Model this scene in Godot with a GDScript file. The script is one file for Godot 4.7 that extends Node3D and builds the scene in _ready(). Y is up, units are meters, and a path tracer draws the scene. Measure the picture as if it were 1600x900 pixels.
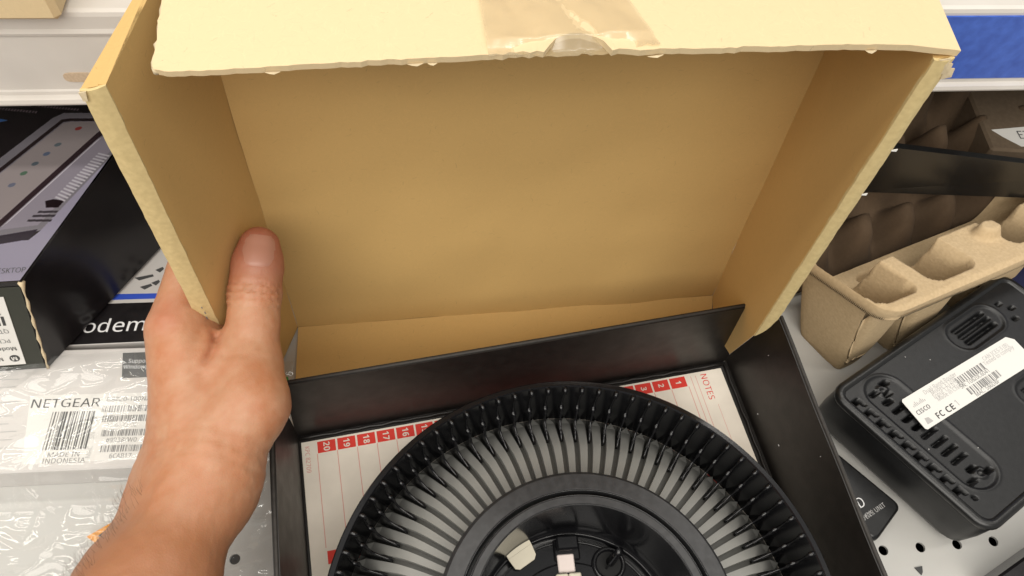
extends Node3D
# A hand lifts the lid of a slide tray box on a cluttered shop shelf. Lengths below are centimetres, scaled by CM.

const CM := 0.01
var taken := {}
var M := {}
var rng := RandomNumberGenerator.new()
var font: SystemFont
var font_bold: SystemFont


func _ready():
	rng.seed = 20240611
	# ---- camera
	var cam := Camera3D.new()
	cam.name = "camera"
	cam.fov = 41.11
	cam.near = 0.02
	cam.far = 30.0
	cam.transform = Transform3D(Basis(Vector3(0.994, 0.068, 0.090), Vector3(0.042, 0.522, -0.852), Vector3(-0.105, 0.850, 0.516)).orthonormalized(), Vector3(0, 41.6, 0) * CM)
	add_child(cam)
	# ---- air and light of the shop
	var env := Environment.new()
	env.background_mode = Environment.BG_COLOR
	env.background_color = lin(0.34, 0.338, 0.33)
	env.tonemap_mode = Environment.TONE_MAPPER_LINEAR
	env.tonemap_exposure = 1.0
	env.sdfgi_enabled = true
	env.ssao_enabled = true
	env.ssil_enabled = true
	var we := WorldEnvironment.new()
	we.name = "world_environment"
	we.environment = env
	add_child(we)
	for spec in [[10.0, -102.0, 2.4, 0.16], [-10.0, -8.0, 2.0, 0.16], [-60.0, 100.0, 4.4, 0.9], [-70.0, 200.0, 6.6, 1.2]]:
		var l := AreaLight3D.new()
		l.name = numbered(self, "ceiling_light")
		l.area_size = Vector2(3.6, spec[3])
		l.area_normalize_energy = true
		l.light_energy = spec[2]
		l.light_color = Color(1.0, 0.98, 0.945)
		l.area_range = 8.0
		l.area_attenuation = 2.0
		l.shadow_enabled = true
		l.position = Vector3(spec[0], 215.0, spec[1]) * CM
		l.rotation_degrees = Vector3(-90, 0, 0)
		add_child(l)

	font = SystemFont.new()
	font.font_names = PackedStringArray(["Droid Sans"])
	font_bold = SystemFont.new()
	font_bold.font_names = PackedStringArray(["Droid Sans"])
	font_bold.font_weight = 700
	materials()
	shelves()
	tray_box()
	lid()
	card()
	carousel()
	left_boxes()
	plastic_bag()
	router()
	small_devices()
	pulp_trays()
	back_clutter()
	person()


# ------------------------------------------------------------------ helpers
func lin(r, g, b, a := 1.0) -> Color:
	var c := Color(r, g, b).linear_to_srgb()
	c.a = a
	return c


func p(x, y, z) -> Vector3:
	return Vector3(x, y, z) * CM


func numbered(parent, called: String) -> String:
	var key := str(parent.get_instance_id()) + called
	var n: int = taken.get(key, 0)
	taken[key] = n + 1
	return called if n == 0 else "%s_%03d" % [called, n]


func thing(called, label, category, at := Vector3.ZERO, turn := 0.0, group := "") -> Node3D:
	var o := Node3D.new()
	o.name = numbered(self, called)
	add_child(o, true)
	o.position = at * CM
	o.rotation.y = turn
	return tag(o, label, category, group)


func tag(o, label, category, group := ""):
	o.set_meta("label", label)
	o.set_meta("category", category)
	if group:
		o.set_meta("group", group)
	return o


func begin() -> SurfaceTool:
	var st := SurfaceTool.new()
	st.begin(Mesh.PRIMITIVE_TRIANGLES)
	st.set_smooth_group(-1)
	return st


func put(called, st, m, parent = self) -> MeshInstance3D:
	var o := MeshInstance3D.new()
	if st is SurfaceTool:
		st.generate_normals()
		o.mesh = st.commit()
	else:
		o.mesh = st
	o.material_override = m
	o.name = numbered(parent, called)
	parent.add_child(o, true)
	return o


func struct(called, st, m) -> MeshInstance3D:
	var o := put(called, st, m)
	o.set_meta("kind", "structure")
	return o


func t3(st, a, b, c, n = null):
	if n != null and (c - a).cross(b - a).dot(n) < 0.0:
		var k = b
		b = c
		c = k
	st.add_vertex(a * CM)
	st.add_vertex(b * CM)
	st.add_vertex(c * CM)


func q4(st, a, b, c, d, n = null):
	if n != null and (c - a).cross(b - a).dot(n) < 0.0:
		var k = b
		b = d
		d = k
	t3(st, a, b, c)
	t3(st, a, c, d)


# eight corners: 0-3 round the bottom, 4-7 above them
func hexa(st, c: Array):
	var mid := Vector3.ZERO
	for k in c:
		mid += k / 8.0
	for f in [[0, 1, 2, 3], [4, 5, 6, 7], [0, 1, 5, 4], [1, 2, 6, 5], [2, 3, 7, 6], [3, 0, 4, 7]]:
		var fm: Vector3 = (c[f[0]] + c[f[1]] + c[f[2]] + c[f[3]]) / 4.0
		q4(st, c[f[0]], c[f[1]], c[f[2]], c[f[3]], fm - mid)


func box(st, xf: Transform3D, s: Vector3, r := 0.06):
	var h := s / 2.0
	r = minf(r, minf(h.x, minf(h.y, h.z)) * 0.95)
	var v := func(sx, sy, sz, ax):  # corner of one of the three faces that meet there
		var q := Vector3(h.x - r, h.y - r, h.z - r)
		q[ax] += r
		return xf * (q * Vector3(sx, sy, sz))
	for ax in 3:
		var b := (ax + 1) % 3
		var c := (ax + 2) % 3
		for s0 in [-1, 1]:
			var l := []
			for e in [[-1, -1], [1, -1], [1, 1], [-1, 1]]:
				var sg := Vector3.ZERO
				sg[ax] = s0
				sg[b] = e[0]
				sg[c] = e[1]
				l.append(v.call(sg.x, sg.y, sg.z, ax))
			var n := Vector3.ZERO
			n[ax] = s0
			q4(st, l[0], l[1], l[2], l[3], xf.basis * n)
			for s1 in [-1, 1]:  # the chamfer between faces ax and b, along c
				var m := []
				for e in [[-1, ax], [-1, b], [1, b], [1, ax]]:
					var sg := Vector3.ZERO
					sg[ax] = s0
					sg[b] = s1
					sg[c] = e[0]
					m.append(v.call(sg.x, sg.y, sg.z, e[1]))
				var n2 := Vector3.ZERO
				n2[ax] = s0
				n2[b] = s1
				q4(st, m[0], m[1], m[2], m[3], xf.basis * n2)
	for sx in [-1, 1]:
		for sy in [-1, 1]:
			for sz in [-1, 1]:
				t3(st, v.call(sx, sy, sz, 0), v.call(sx, sy, sz, 1), v.call(sx, sy, sz, 2), xf.basis * Vector3(sx, sy, sz))


func at(x, y, z, b := Basis.IDENTITY) -> Transform3D:
	return Transform3D(b, Vector3(x, y, z))


# flat polygon made solid: the points lie in one plane, the slab grows along t
func slab(st, pts: Array, t: Vector3):
	var n := t.normalized()
	var u: Vector3 = (pts[1] - pts[0]).normalized()
	u = (u - n * u.dot(n)).normalized()
	var w := n.cross(u)
	var flat := PackedVector2Array()
	for q in pts:
		flat.append(Vector2((q - pts[0]).dot(u), (q - pts[0]).dot(w)))
	var tri := Geometry2D.triangulate_polygon(flat)
	for k in range(0, tri.size(), 3):
		t3(st, pts[tri[k]], pts[tri[k + 1]], pts[tri[k + 2]], -n)
		t3(st, pts[tri[k]] + t, pts[tri[k + 1]] + t, pts[tri[k + 2]] + t, n)
	var ccw := not Geometry2D.is_polygon_clockwise(flat)
	for k in pts.size():
		var a: Vector3 = pts[k]
		var b: Vector3 = pts[(k + 1) % pts.size()]
		var out := (b - a).cross(n) * (1.0 if ccw else -1.0)
		q4(st, a, b, b + t, a + t, out)


# flat print: a polygon with no thickness, just proud of the face it is printed on
func decal(st, pts: Array, n: Vector3):
	var u: Vector3 = (pts[1] - pts[0]).normalized()
	var w := n.cross(u)
	var flat := PackedVector2Array()
	for q in pts:
		flat.append(Vector2((q - pts[0]).dot(u), (q - pts[0]).dot(w)))
	var tri := Geometry2D.triangulate_polygon(flat)
	for k in range(0, tri.size(), 3):
		t3(st, pts[tri[k]], pts[tri[k + 1]], pts[tri[k + 2]], n)


# bent sheet with thickness; a..d the corners, a->b along u, a->d along v; f(u, v) moves a point
func sheet(st, a, b, c, d, t: Vector3, nu: int, nv: int, f: Callable):
	var top := []
	for i in nu + 1:
		var row := PackedVector3Array()
		for j in nv + 1:
			var u := float(i) / nu
			var v := float(j) / nv
			row.append(a.lerp(b, u).lerp(d.lerp(c, u), v) + f.call(u, v))
		top.append(row)
	st.set_smooth_group(0)
	for i in nu:
		for j in nv:
			q4(st, top[i][j], top[i + 1][j], top[i + 1][j + 1], top[i][j + 1], -t)
	st.set_smooth_group(1)
	for i in nu:
		for j in nv:
			q4(st, top[i][j] + t, top[i + 1][j] + t, top[i + 1][j + 1] + t, top[i][j + 1] + t, t)
	st.set_smooth_group(-1)
	for i in nu:
		q4(st, top[i][0], top[i + 1][0], top[i + 1][0] + t, top[i][0] + t, a - d)
		q4(st, top[i][nv], top[i + 1][nv], top[i + 1][nv] + t, top[i][nv] + t, d - a)
	for j in nv:
		q4(st, top[0][j], top[0][j + 1], top[0][j + 1] + t, top[0][j] + t, a - b)
		q4(st, top[nu][j], top[nu][j + 1], top[nu][j + 1] + t, top[nu][j] + t, b - a)


func lathe(st, prof: Array, n := 96, c := Vector3.ZERO, round_it := false):
	for k in prof.size() - 1:
		var a: Vector2 = prof[k]
		var b: Vector2 = prof[k + 1]
		st.set_smooth_group(0 if round_it else k)
		for i in n:
			var a0 := TAU * i / n
			var a1 := TAU * (i + 1) / n
			var d0 := Vector3(cos(a0), 0, sin(a0))
			var d1 := Vector3(cos(a1), 0, sin(a1))
			var up := Vector3.UP
			var nn := d0 * (a.y - b.y) + up * (b.x - a.x)   # the profile runs with its outside on the left
			if a.x < 0.001:
				t3(st, c + up * a.y, c + d0 * b.x + up * b.y, c + d1 * b.x + up * b.y, nn)
			elif b.x < 0.001:
				t3(st, c + d0 * a.x + up * a.y, c + d1 * a.x + up * a.y, c + up * b.y, nn)
			else:
				q4(st, c + d0 * a.x + up * a.y, c + d1 * a.x + up * a.y, c + d1 * b.x + up * b.y, c + d0 * b.x + up * b.y, nn)
	st.set_smooth_group(-1)


func tube(st, pts: Array, r: Array, n := 8, closed := false):
	var rings := []
	for k in pts.size():
		var dir: Vector3
		if closed:
			dir = pts[(k + 1) % pts.size()] - pts[(k - 1 + pts.size()) % pts.size()]
		else:
			dir = pts[mini(k + 1, pts.size() - 1)] - pts[maxi(k - 1, 0)]
		dir = dir.normalized()
		var s := dir.cross(Vector3.UP if absf(dir.y) < 0.9 else Vector3.RIGHT).normalized()
		var w := s.cross(dir)
		var ring := PackedVector3Array()
		for i in n:
			var a := TAU * i / n
			ring.append(pts[k] + (s * cos(a) + w * sin(a)) * r[k % r.size()])
		rings.append(ring)
	st.set_smooth_group(0)
	for k in (pts.size() if closed else pts.size() - 1):
		var k2: int = (k + 1) % pts.size()
		for i in n:
			var j := (i + 1) % n
			q4(st, rings[k][i], rings[k][j], rings[k2][j], rings[k2][i], rings[k][i] + rings[k][j] - pts[k] * 2.0)
	if not closed:
		for e in [0, pts.size() - 1]:
			for i in range(1, n - 1):
				t3(st, rings[e][0], rings[e][i], rings[e][i + 1], pts[e] - pts[1 if e == 0 else e - 1])
	st.set_smooth_group(-1)


# lettering that lies in a plane: right and up are directions, height is the height of a capital
func text(parent, s: String, height: float, centre: Vector3, right: Vector3, up: Vector3, m, bold := false, stretch := 1.0, called := "lettering"):
	var t := TextMesh.new()
	t.text = s
	t.font = font_bold if bold else font
	t.font_size = 32
	t.pixel_size = height / (32.0 * 0.714) * CM
	t.depth = 0.0
	t.curve_step = 2.0
	var o := MeshInstance3D.new()
	o.mesh = t
	o.material_override = m
	o.name = numbered(parent, called)
	right = right.normalized()
	var n := right.cross(up).normalized()
	up = n.cross(right)
	o.transform = Transform3D(Basis(right * stretch, up, n), centre * CM)
	parent.add_child(o, true)
	return o


func barcode(parent, m, o: Vector3, right: Vector3, up: Vector3, w: float, h: float, seed_: int, unit := 0.035):
	var r := RandomNumberGenerator.new()
	r.seed = seed_
	var st := begin()
	var n := right.cross(up)
	var x := 0.0
	while x < w:
		var b: float = unit * r.randi_range(1, 3)
		decal(st, [o + right * x, o + right * minf(x + b, w), o + right * minf(x + b, w) + up * h, o + right * x + up * h], n)
		x += b + unit * r.randi_range(1, 3)
	return put("barcode", st, m, parent)


func noise_tex(freq: float, lo: Color, hi: Color, oct := 4, kind := FastNoiseLite.TYPE_SIMPLEX_SMOOTH, size := 512, seed_ := 3, mid = null) -> NoiseTexture2D:
	var f := FastNoiseLite.new()
	f.noise_type = kind
	f.frequency = freq
	f.fractal_octaves = oct
	f.seed = seed_
	var g := Gradient.new()
	g.set_color(0, lo)
	g.set_color(1, hi)
	if mid != null:
		g.add_point(0.5, mid)
	var t := NoiseTexture2D.new()
	t.width = size
	t.height = size
	t.seamless = true
	t.noise = f
	t.color_ramp = g
	return t


func mat(called: String, c: Color, rough := 0.6, tile := 0.0, albedo: Texture2D = null, bump: Texture2D = null, bump_cm := 0.0, bump_tile := 0.0) -> StandardMaterial3D:
	var m := StandardMaterial3D.new()
	m.resource_name = called
	m.albedo_color = c
	m.roughness = rough
	if albedo or bump:
		m.uv1_triplanar = true
		m.uv1_scale = Vector3.ONE * (100.0 / tile)
	if albedo:
		m.albedo_texture = albedo
	if bump:
		m.heightmap_enabled = true
		m.heightmap_texture = bump
		m.heightmap_scale = bump_cm
	M[called] = m
	return m


# short paper fibres, a little lighter or darker than the sheet
func paper_fibres() -> ImageTexture:
	if M.has("fibre_image"):
		return M.fibre_image
	var im := Image.create(512, 512, false, Image.FORMAT_RGB8)
	im.fill(Color(0.965, 0.962, 0.955))
	var r := RandomNumberGenerator.new()
	r.seed = 99
	for k in 5200:
		var q := Vector2(r.randf() * 512, r.randf() * 512)
		var a := r.randf() * TAU
		var tone := 0.965 + r.randf_range(-0.030, 0.030)
		if r.randf() < 0.012:
			tone -= 0.10
		for i in r.randi_range(5, 16):
			im.set_pixel(posmod(int(q.x), 512), posmod(int(q.y), 512), Color(tone, tone * 0.997, tone * 0.99))
			a += r.randf_range(-0.25, 0.25)
			q += Vector2(cos(a), sin(a))
	M["fibre_image"] = ImageTexture.create_from_image(im)
	return M.fibre_image


func materials():
	var fibre := noise_tex(0.05, Color(0.90, 0.89, 0.87), Color(1, 1, 1), 5, FastNoiseLite.TYPE_SIMPLEX_SMOOTH, 512, 5)
	var fine := noise_tex(0.09, Color(0.2, 0.2, 0.2), Color(0.8, 0.8, 0.8), 3, FastNoiseLite.TYPE_SIMPLEX_SMOOTH, 512, 8)
	var coarse := noise_tex(0.012, Color(0.955, 0.952, 0.95), Color(1, 1, 1), 4, FastNoiseLite.TYPE_SIMPLEX_SMOOTH, 512, 11)
	var grime := noise_tex(0.02, Color(0.84, 0.83, 0.81), Color(1, 1, 1), 5, FastNoiseLite.TYPE_SIMPLEX_SMOOTH, 512, 21, Color(0.97, 0.97, 0.965))
	var scuff := noise_tex(0.03, Color(0.75, 0.75, 0.75), Color(1, 1, 1), 5, FastNoiseLite.TYPE_SIMPLEX, 512, 31)
	mat("kraft", lin(0.65, 0.425, 0.16), 0.8, 11.0, paper_fibres(), fine, 0.0006)
	mat("kraft_outside", lin(0.76, 0.60, 0.36), 0.75, 13.0, paper_fibres(), fine, 0.002)
	mat("kraft_edge", lin(0.70, 0.55, 0.27), 0.85, 9.0, fibre, fine, 0.004)
	mat("torn_paper", lin(0.68, 0.56, 0.37), 0.95, 6.0, fibre)
	mat("black_board", lin(0.016, 0.013, 0.011), 0.38, 16.0, scuff, fine, 0.003)
	M.black_board.roughness = 0.50
	M.black_board.roughness_texture = noise_tex(0.018, Color(0.74, 0.74, 0.74), Color(0.95, 0.95, 0.95), 5, FastNoiseLite.TYPE_SIMPLEX, 512, 61)
	mat("black_edge", lin(0.045, 0.04, 0.035), 0.7, 8.0, scuff)
	mat("card", lin(0.87, 0.79, 0.68), 0.8, 12.0, coarse)
	mat("red_print", lin(0.72, 0.045, 0.03), 0.75)
	mat("pale_red_print", lin(0.72, 0.30, 0.25), 0.75)
	mat("card_white", lin(0.78, 0.70, 0.60), 0.8)
	mat("black_plastic", lin(0.007, 0.007, 0.008), 0.17, 9.0, null, fine, 0.001)
	mat("hub_plastic", lin(0.040, 0.040, 0.042), 0.4, 9.0, scuff, fine, 0.003)
	mat("grey_plastic", lin(0.26, 0.258, 0.242), 0.45, 9.0, null, fine, 0.002)
	mat("slot_grey", lin(0.12, 0.118, 0.108), 0.5, 9.0, null, fine, 0.002)
	mat("ivory", lin(0.62, 0.57, 0.45), 0.55, 6.0, coarse)
	mat("white_tab", lin(0.72, 0.62, 0.58), 0.5)
	mat("deck_paint", lin(0.51, 0.50, 0.472), 0.35, 30.0, coarse, fine, 0.002)
	mat("rail_paint", lin(0.66, 0.62, 0.57), 0.4, 26.0, coarse)
	mat("dark_void", lin(0.01, 0.01, 0.01), 0.9)
	mat("steel", lin(0.22, 0.22, 0.22), 0.5, 16.0, scuff)
	mat("blue_label", lin(0.055, 0.15, 0.62), 0.3, 10.0, noise_tex(0.02, Color(0.72, 0.78, 0.86), Color(1, 1, 1), 4, FastNoiseLite.TYPE_SIMPLEX_SMOOTH, 512, 17))
	mat("pink_card", lin(0.72, 0.60, 0.58), 0.7)
	mat("black_box", lin(0.014, 0.012, 0.013), 0.22, 14.0, scuff)
	mat("box_face", lin(0.018, 0.02, 0.012), 0.35)
	mat("white_box", lin(0.60, 0.575, 0.55), 0.45, 16.0, coarse)
	mat("label_white", lin(0.70, 0.685, 0.65), 0.6)
	mat("ink", lin(0.05, 0.05, 0.05), 0.7)
	mat("ink_grey", lin(0.18, 0.18, 0.18), 0.7)
	mat("ink_pale", lin(0.42, 0.41, 0.40), 0.7)
	mat("white_ink", lin(0.72, 0.72, 0.72), 0.6)
	mat("blue_ink", lin(0.03, 0.08, 0.50), 0.5)
	mat("dark_grey_ink", lin(0.06, 0.06, 0.06), 0.5)
	mat("router_black", lin(0.010, 0.010, 0.0105), 0.40, 8.0, scuff, fine, 0.004)
	mat("router_rim", lin(0.014, 0.0138, 0.0135), 0.30, 8.0, scuff)
	mat("device_black", lin(0.010, 0.010, 0.010), 0.25, 8.0, scuff)
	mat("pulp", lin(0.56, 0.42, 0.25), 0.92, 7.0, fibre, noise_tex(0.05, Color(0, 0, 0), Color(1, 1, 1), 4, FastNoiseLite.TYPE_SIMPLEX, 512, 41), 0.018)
	mat("pulp_shaded", lin(0.095, 0.06, 0.033), 0.92, 7.0, fibre, fine, 0.02)  # darkened copy of the pulp, painting in the shade below the upper shelf
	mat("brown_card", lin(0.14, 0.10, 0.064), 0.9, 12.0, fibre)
	mat("navy", lin(0.012, 0.014, 0.05), 0.4)
	mat("grey_carton", lin(0.30, 0.31, 0.31), 0.5, 15.0, scuff)
	mat("orange_sticker", lin(0.75, 0.30, 0.02), 0.5)
	mat("green_plastic", lin(0.05, 0.30, 0.08), 0.4)
	mat("beige_sticker", lin(0.62, 0.48, 0.34), 0.7, 5.0, fibre)
	var tape := mat("tape", lin(0.78, 0.64, 0.40, 0.17), 0.2)
	tape.transparency = BaseMaterial3D.TRANSPARENCY_ALPHA
	var bag := mat("clear_film", lin(0.9, 0.92, 0.9, 0.07), 0.06)
	bag.transparency = BaseMaterial3D.TRANSPARENCY_ALPHA
	var skin := mat("skin", Color(1, 1, 1), 0.5, 2.6, null, noise_tex(0.06, Color(0, 0, 0), Color(1, 1, 1), 3, FastNoiseLite.TYPE_CELLULAR, 512, 51), 0.008)
	skin.vertex_color_use_as_albedo = true
	skin.subsurf_scatter_enabled = true
	skin.subsurf_scatter_strength = 0.12
	mat("nail", lin(0.45, 0.215, 0.15), 0.40)
	mat("hair", lin(0.09, 0.055, 0.03), 0.5)


# ------------------------------------------------------------------ the setting
func shelves():
	# the perforated deck: whole sheets round a patch of cells with holes
	var st := begin()
	var cell := 2.15
	var x0 := 23.86 - cell * 17.5
	var z0 := -7.57 - cell * 8.5
	var nx := 24
	var nz := 12
	var x1 := x0 + cell * nx
	var z1 := z0 + cell * nz
	var up := Vector3.UP
	var y := 0.0
	for r in [[-70, x0, -46, 14], [x1, 80, -46, 14], [x0, x1, -46, z0], [x0, x1, z1, 14]]:
		q4(st, Vector3(r[0], y, r[2]), Vector3(r[1], y, r[2]), Vector3(r[1], y, r[3]), Vector3(r[0], y, r[3]), up)
	for i in nx:
		for j in nz:
			var c := Vector3(x0 + cell * (i + 0.5), 0, z0 + cell * (j + 0.5))
			var n := 16
			if not (j in [4, 8] or (j == 7 and i < 3)):
				q4(st, c + Vector3(-cell, 0, -cell) / 2, c + Vector3(cell, 0, -cell) / 2, c + Vector3(cell, 0, cell) / 2, c + Vector3(-cell, 0, cell) / 2, up)
				continue
			for k in n:
				var a0 := TAU * k / n + PI / 4
				var a1 := TAU * (k + 1) / n + PI / 4
				var o := []
				for a in [a0, a1]:
					var d := Vector3(cos(a), 0, sin(a))
					o.append(c + d * (cell / 2.0 / maxf(absf(d.x), absf(d.z))))
				var i0 := c + Vector3(cos(a0), 0, sin(a0)) * 0.27
				var i1 := c + Vector3(cos(a1), 0, sin(a1)) * 0.27
				q4(st, o[0], o[1], i1, i0, up)
				q4(st, i0, i1, i1 - up * 0.15, i0 - up * 0.15, c - i0)
	q4(st, Vector3(-70, 0, 14), Vector3(80, 0, 14), Vector3(80, -3, 14), Vector3(-70, -3, 14), Vector3(0, 0, 1))
	struct("shelf_deck", st, M.deck_paint)
	st = begin()
	slab(st, [Vector3(25.25, 0.01, -6.55), Vector3(25.7, 0.01, -6.6), Vector3(25.62, 0.01, -6.3), Vector3(25.5, 0.01, -6.15)], Vector3(0, 0.06, 0))
	tag(put("debris", st, M.ink), "tiny dark scrap lying on the perforated deck in front of the holes", "scrap")
	st = begin()
	box(st, at(5, -3.2, -16), Vector3(150, 0.2, 60), 0.02)
	struct("under_tray", st, M.dark_void)
	st = begin()
	box(st, at(5, 20, -46.5), Vector3(150, 60, 0.6), 0.02)
	struct("rack_back_panel", st, M.steel)

	var t := thing("upper_shelf", "off-white metal shelf above, with a flat price rail along its front", "shelf", Vector3(0, 0, -29))
	st = begin()
	box(st, at(5, 17.95, -9.2), Vector3(150, 0.5, 17.0), 0.05)
	put("deck", st, M.rail_paint, t)
	st = begin()
	var prof := [Vector2(0.0, 13.28), Vector2(0.42, 13.22), Vector2(0.46, 13.34), Vector2(0.40, 13.55), Vector2(0.12, 13.62), Vector2(0.10, 13.80), Vector2(0.0, 13.86), Vector2(0.0, 17.05), Vector2(0.10, 17.10), Vector2(0.14, 17.25), Vector2(0.06, 17.45), Vector2(0.06, 18.1), Vector2(0.0, 18.28), Vector2(-0.2, 18.35), Vector2(-0.8, 18.32), Vector2(-0.8, 18.0), Vector2(-0.3, 17.9), Vector2(-0.3, 13.28)]
	for k in prof.size():
		var a: Vector2 = prof[k]
		var b: Vector2 = prof[(k + 1) % prof.size()]
		q4(st, Vector3(-70, a.y, a.x), Vector3(80, a.y, a.x), Vector3(80, b.y, b.x), Vector3(-70, b.y, b.x), Vector3(0, b.x - a.x, a.y - b.y) * -1.0)
	put("price_rail", st, M.rail_paint, t)
	st = begin()
	box(st, at(56.6, 15.5, -28.85), Vector3(60, 3.26, 0.1), 0.03)
	st = begin()
	slab(st, [Vector3(27.0, 13.9, -28.97), Vector3(60, 13.9, -28.97), Vector3(60, 17.95, -28.97), Vector3(25.5, 17.95, -28.97), Vector3(25.3, 17.0, -28.97)], Vector3(0, 0, 0.13))
	tag(put("price_strip", st, M.blue_label), "scuffed blue paper price strip in the rail, right of the cardboard lid", "price strip")
	st = begin()
	slab(st, [Vector3(25.0, 13.9, -28.98), Vector3(26.9, 13.9, -28.98), Vector3(25.24, 17.0, -28.98), Vector3(24.2, 17.0, -28.98)], Vector3(0, 0, 0.06))
	tag(put("paper_slip", st, M.pink_card), "pale pinkish paper slip beside the blue strip in the price rail", "paper slip")
	st = begin()
	var outline := []
	for k in 20:
		var a := TAU * k / 20.0
		outline.append(Vector3(-16.0 + 0.75 * signf(cos(a)) * pow(absf(cos(a)), 0.55), 14.62 + 0.28 * signf(sin(a)) * pow(absf(sin(a)), 0.6), -28.99))
	slab(st, outline, Vector3(0, 0, 0.05))
	tag(put("sticker", st, M.beige_sticker), "small torn beige sticker low on the price rail by the lid's left corner", "sticker")
	st = begin()
	for s in [[-17.7, 14.05, 0.05], [-17.45, 14.18, 0.07], [-17.25, 14.0, 0.05], [-17.9, 14.3, 0.03], [-17.5, 13.95, 0.04]]:
		box(st, at(s[0], s[1], -28.99), Vector3(s[2] * 2.4, s[2], 0.02), 0.005)
	put("chipped_paint", st, M.ink_grey, t)
	st = begin()
	box(st, at(-25.3, 21.5, -33.2), Vector3(20.4, 6.2, 10.0), 0.25)
	tag(put("kraft_carton", st, M.kraft_outside), "kraft carton standing on the upper shelf at the top left", "carton")


# ------------------------------------------------------------------ the box under the tray
func tray_box():
	var t := thing("tray_box", "open black cardboard box bottom holding the round slide tray, its back right corner split", "box", Vector3(-7.626, 0.4, -15.954), 0.1260)
	var st := begin()
	box(st, at(12.75, -0.16, 12.75), Vector3(25.6, 0.3, 25.6), 0.05)
	put("floor", st, M.black_board, t)
	# back wall, torn at its right end
	st = begin()
	slab(st, [Vector3(-0.1, -0.2, 0), Vector3(25.3, -0.2, 0), Vector3(25.45, 0.75, -0.03), Vector3(25.32, 1.6, -0.07), Vector3(25.36, 2.3, -0.1), Vector3(25.14, 3.1, -0.13), Vector3(25.18, 3.95, -0.16), Vector3(25.62, 3.85, -0.16), Vector3(25.16, 6.28, -0.26), Vector3(12.5, 6.16, -0.26), Vector3(0.3, 6.1, -0.25)], Vector3(0, 0, -0.28))
	put("back_wall", st, M.black_board, t)
	st = begin()
	slab(st, [Vector3(0, -0.2, 25.4), Vector3(25.5, -0.2, 25.4), Vector3(25.5, 6.2, 25.6), Vector3(0, 6.2, 25.6)], Vector3(0, 0, 0.28))
	put("front_wall", st, M.black_board, t)
	st = begin()
	sheet(st, Vector3(25.5, -0.2, -0.25), Vector3(25.5, -0.2, 25.4), Vector3(25.5, 6.1, 25.5), Vector3(26.34, 6.1, 0.5), Vector3(0.28, 0.02, 0), 24, 8, func(u, v): return Vector3((-0.15 * sin(u * PI) if v > 0 else 0.0) * v, 0.03 * sin(u * 23.0) * v, 0))
	put("right_wall", st, M.black_board, t)
	st = begin()
	sheet(st, Vector3(0, -0.2, -0.1), Vector3(0, -0.2, 25.4), Vector3(-0.1, 6.1, 25.5), Vector3(-0.15, 6.1, -0.25), Vector3(-0.28, 0, 0), 24, 8, func(u, v): return Vector3(-0.28 * sin(u * PI) * v, 0.03 * sin(u * 19.0) * v, 0))
	put("left_wall", st, M.black_board, t)
	# worn pale line along the cut edges
	st = begin()
	var l := []
	for k in 25:
		var u := k / 24.0
		l.append(Vector3(26.36 - 0.84 * u - 0.15 * sin(u * PI) + 0.14, 6.12 + 0.03 * sin(u * 23.0), 0.5 + 25.0 * u))
	tube(st, l, [0.10], 6)
	l = []
	for k in 25:
		var u := k / 24.0
		l.append(Vector3(-0.15 + 0.05 * u - 0.28 * sin(u * PI) - 0.14, 6.12 + 0.03 * sin(u * 19.0), -0.25 + 25.7 * u))
	tube(st, l, [0.10], 6)
	tube(st, [Vector3(0.3, 6.12, -0.40), Vector3(12.5, 6.18, -0.40), Vector3(25.16, 6.30, -0.40)], [0.09], 6)
	put("worn_edge", st, M.black_edge, t)
	for e in [[25.95, 4.4, 1.9, 0.10], [25.7, 2.0, 6.2, 0.07], [26.0, 5.1, 8.0, 0.06], [25.85, 3.1, 10.4, 0.08], [25.65, 1.2, 4.0, 0.05]]:
		st = begin()
		box(st, at(e[0] - 0.12, e[1], e[2], Basis(Vector3(1, 0.3, 0).normalized(), e[2])), Vector3(0.05, 0.025, e[3] * 1.6), 0.008)
		put("lint", st, M.ink_pale, t)
	# folded paper lining along the foot of the walls
	st = begin()
	var rail := []
	for k in 40:
		rail.append(Vector3(0.05 + 25.2 * k / 39.0, 0.06 + 0.03 * sin(k * 1.7), 0.16 + 0.03 * sin(k * 2.9)))
	tube(st, rail, [0.10], 6)
	rail = []
	for k in 40:
		rail.append(Vector3(25.28 + 0.03 * sin(k * 2.3), 0.06 + 0.03 * sin(k * 1.3), 0.1 + 25.0 * k / 39.0))
	tube(st, rail, [0.10], 6)
	put("lining_fold", st, M.black_board, t)


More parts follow.
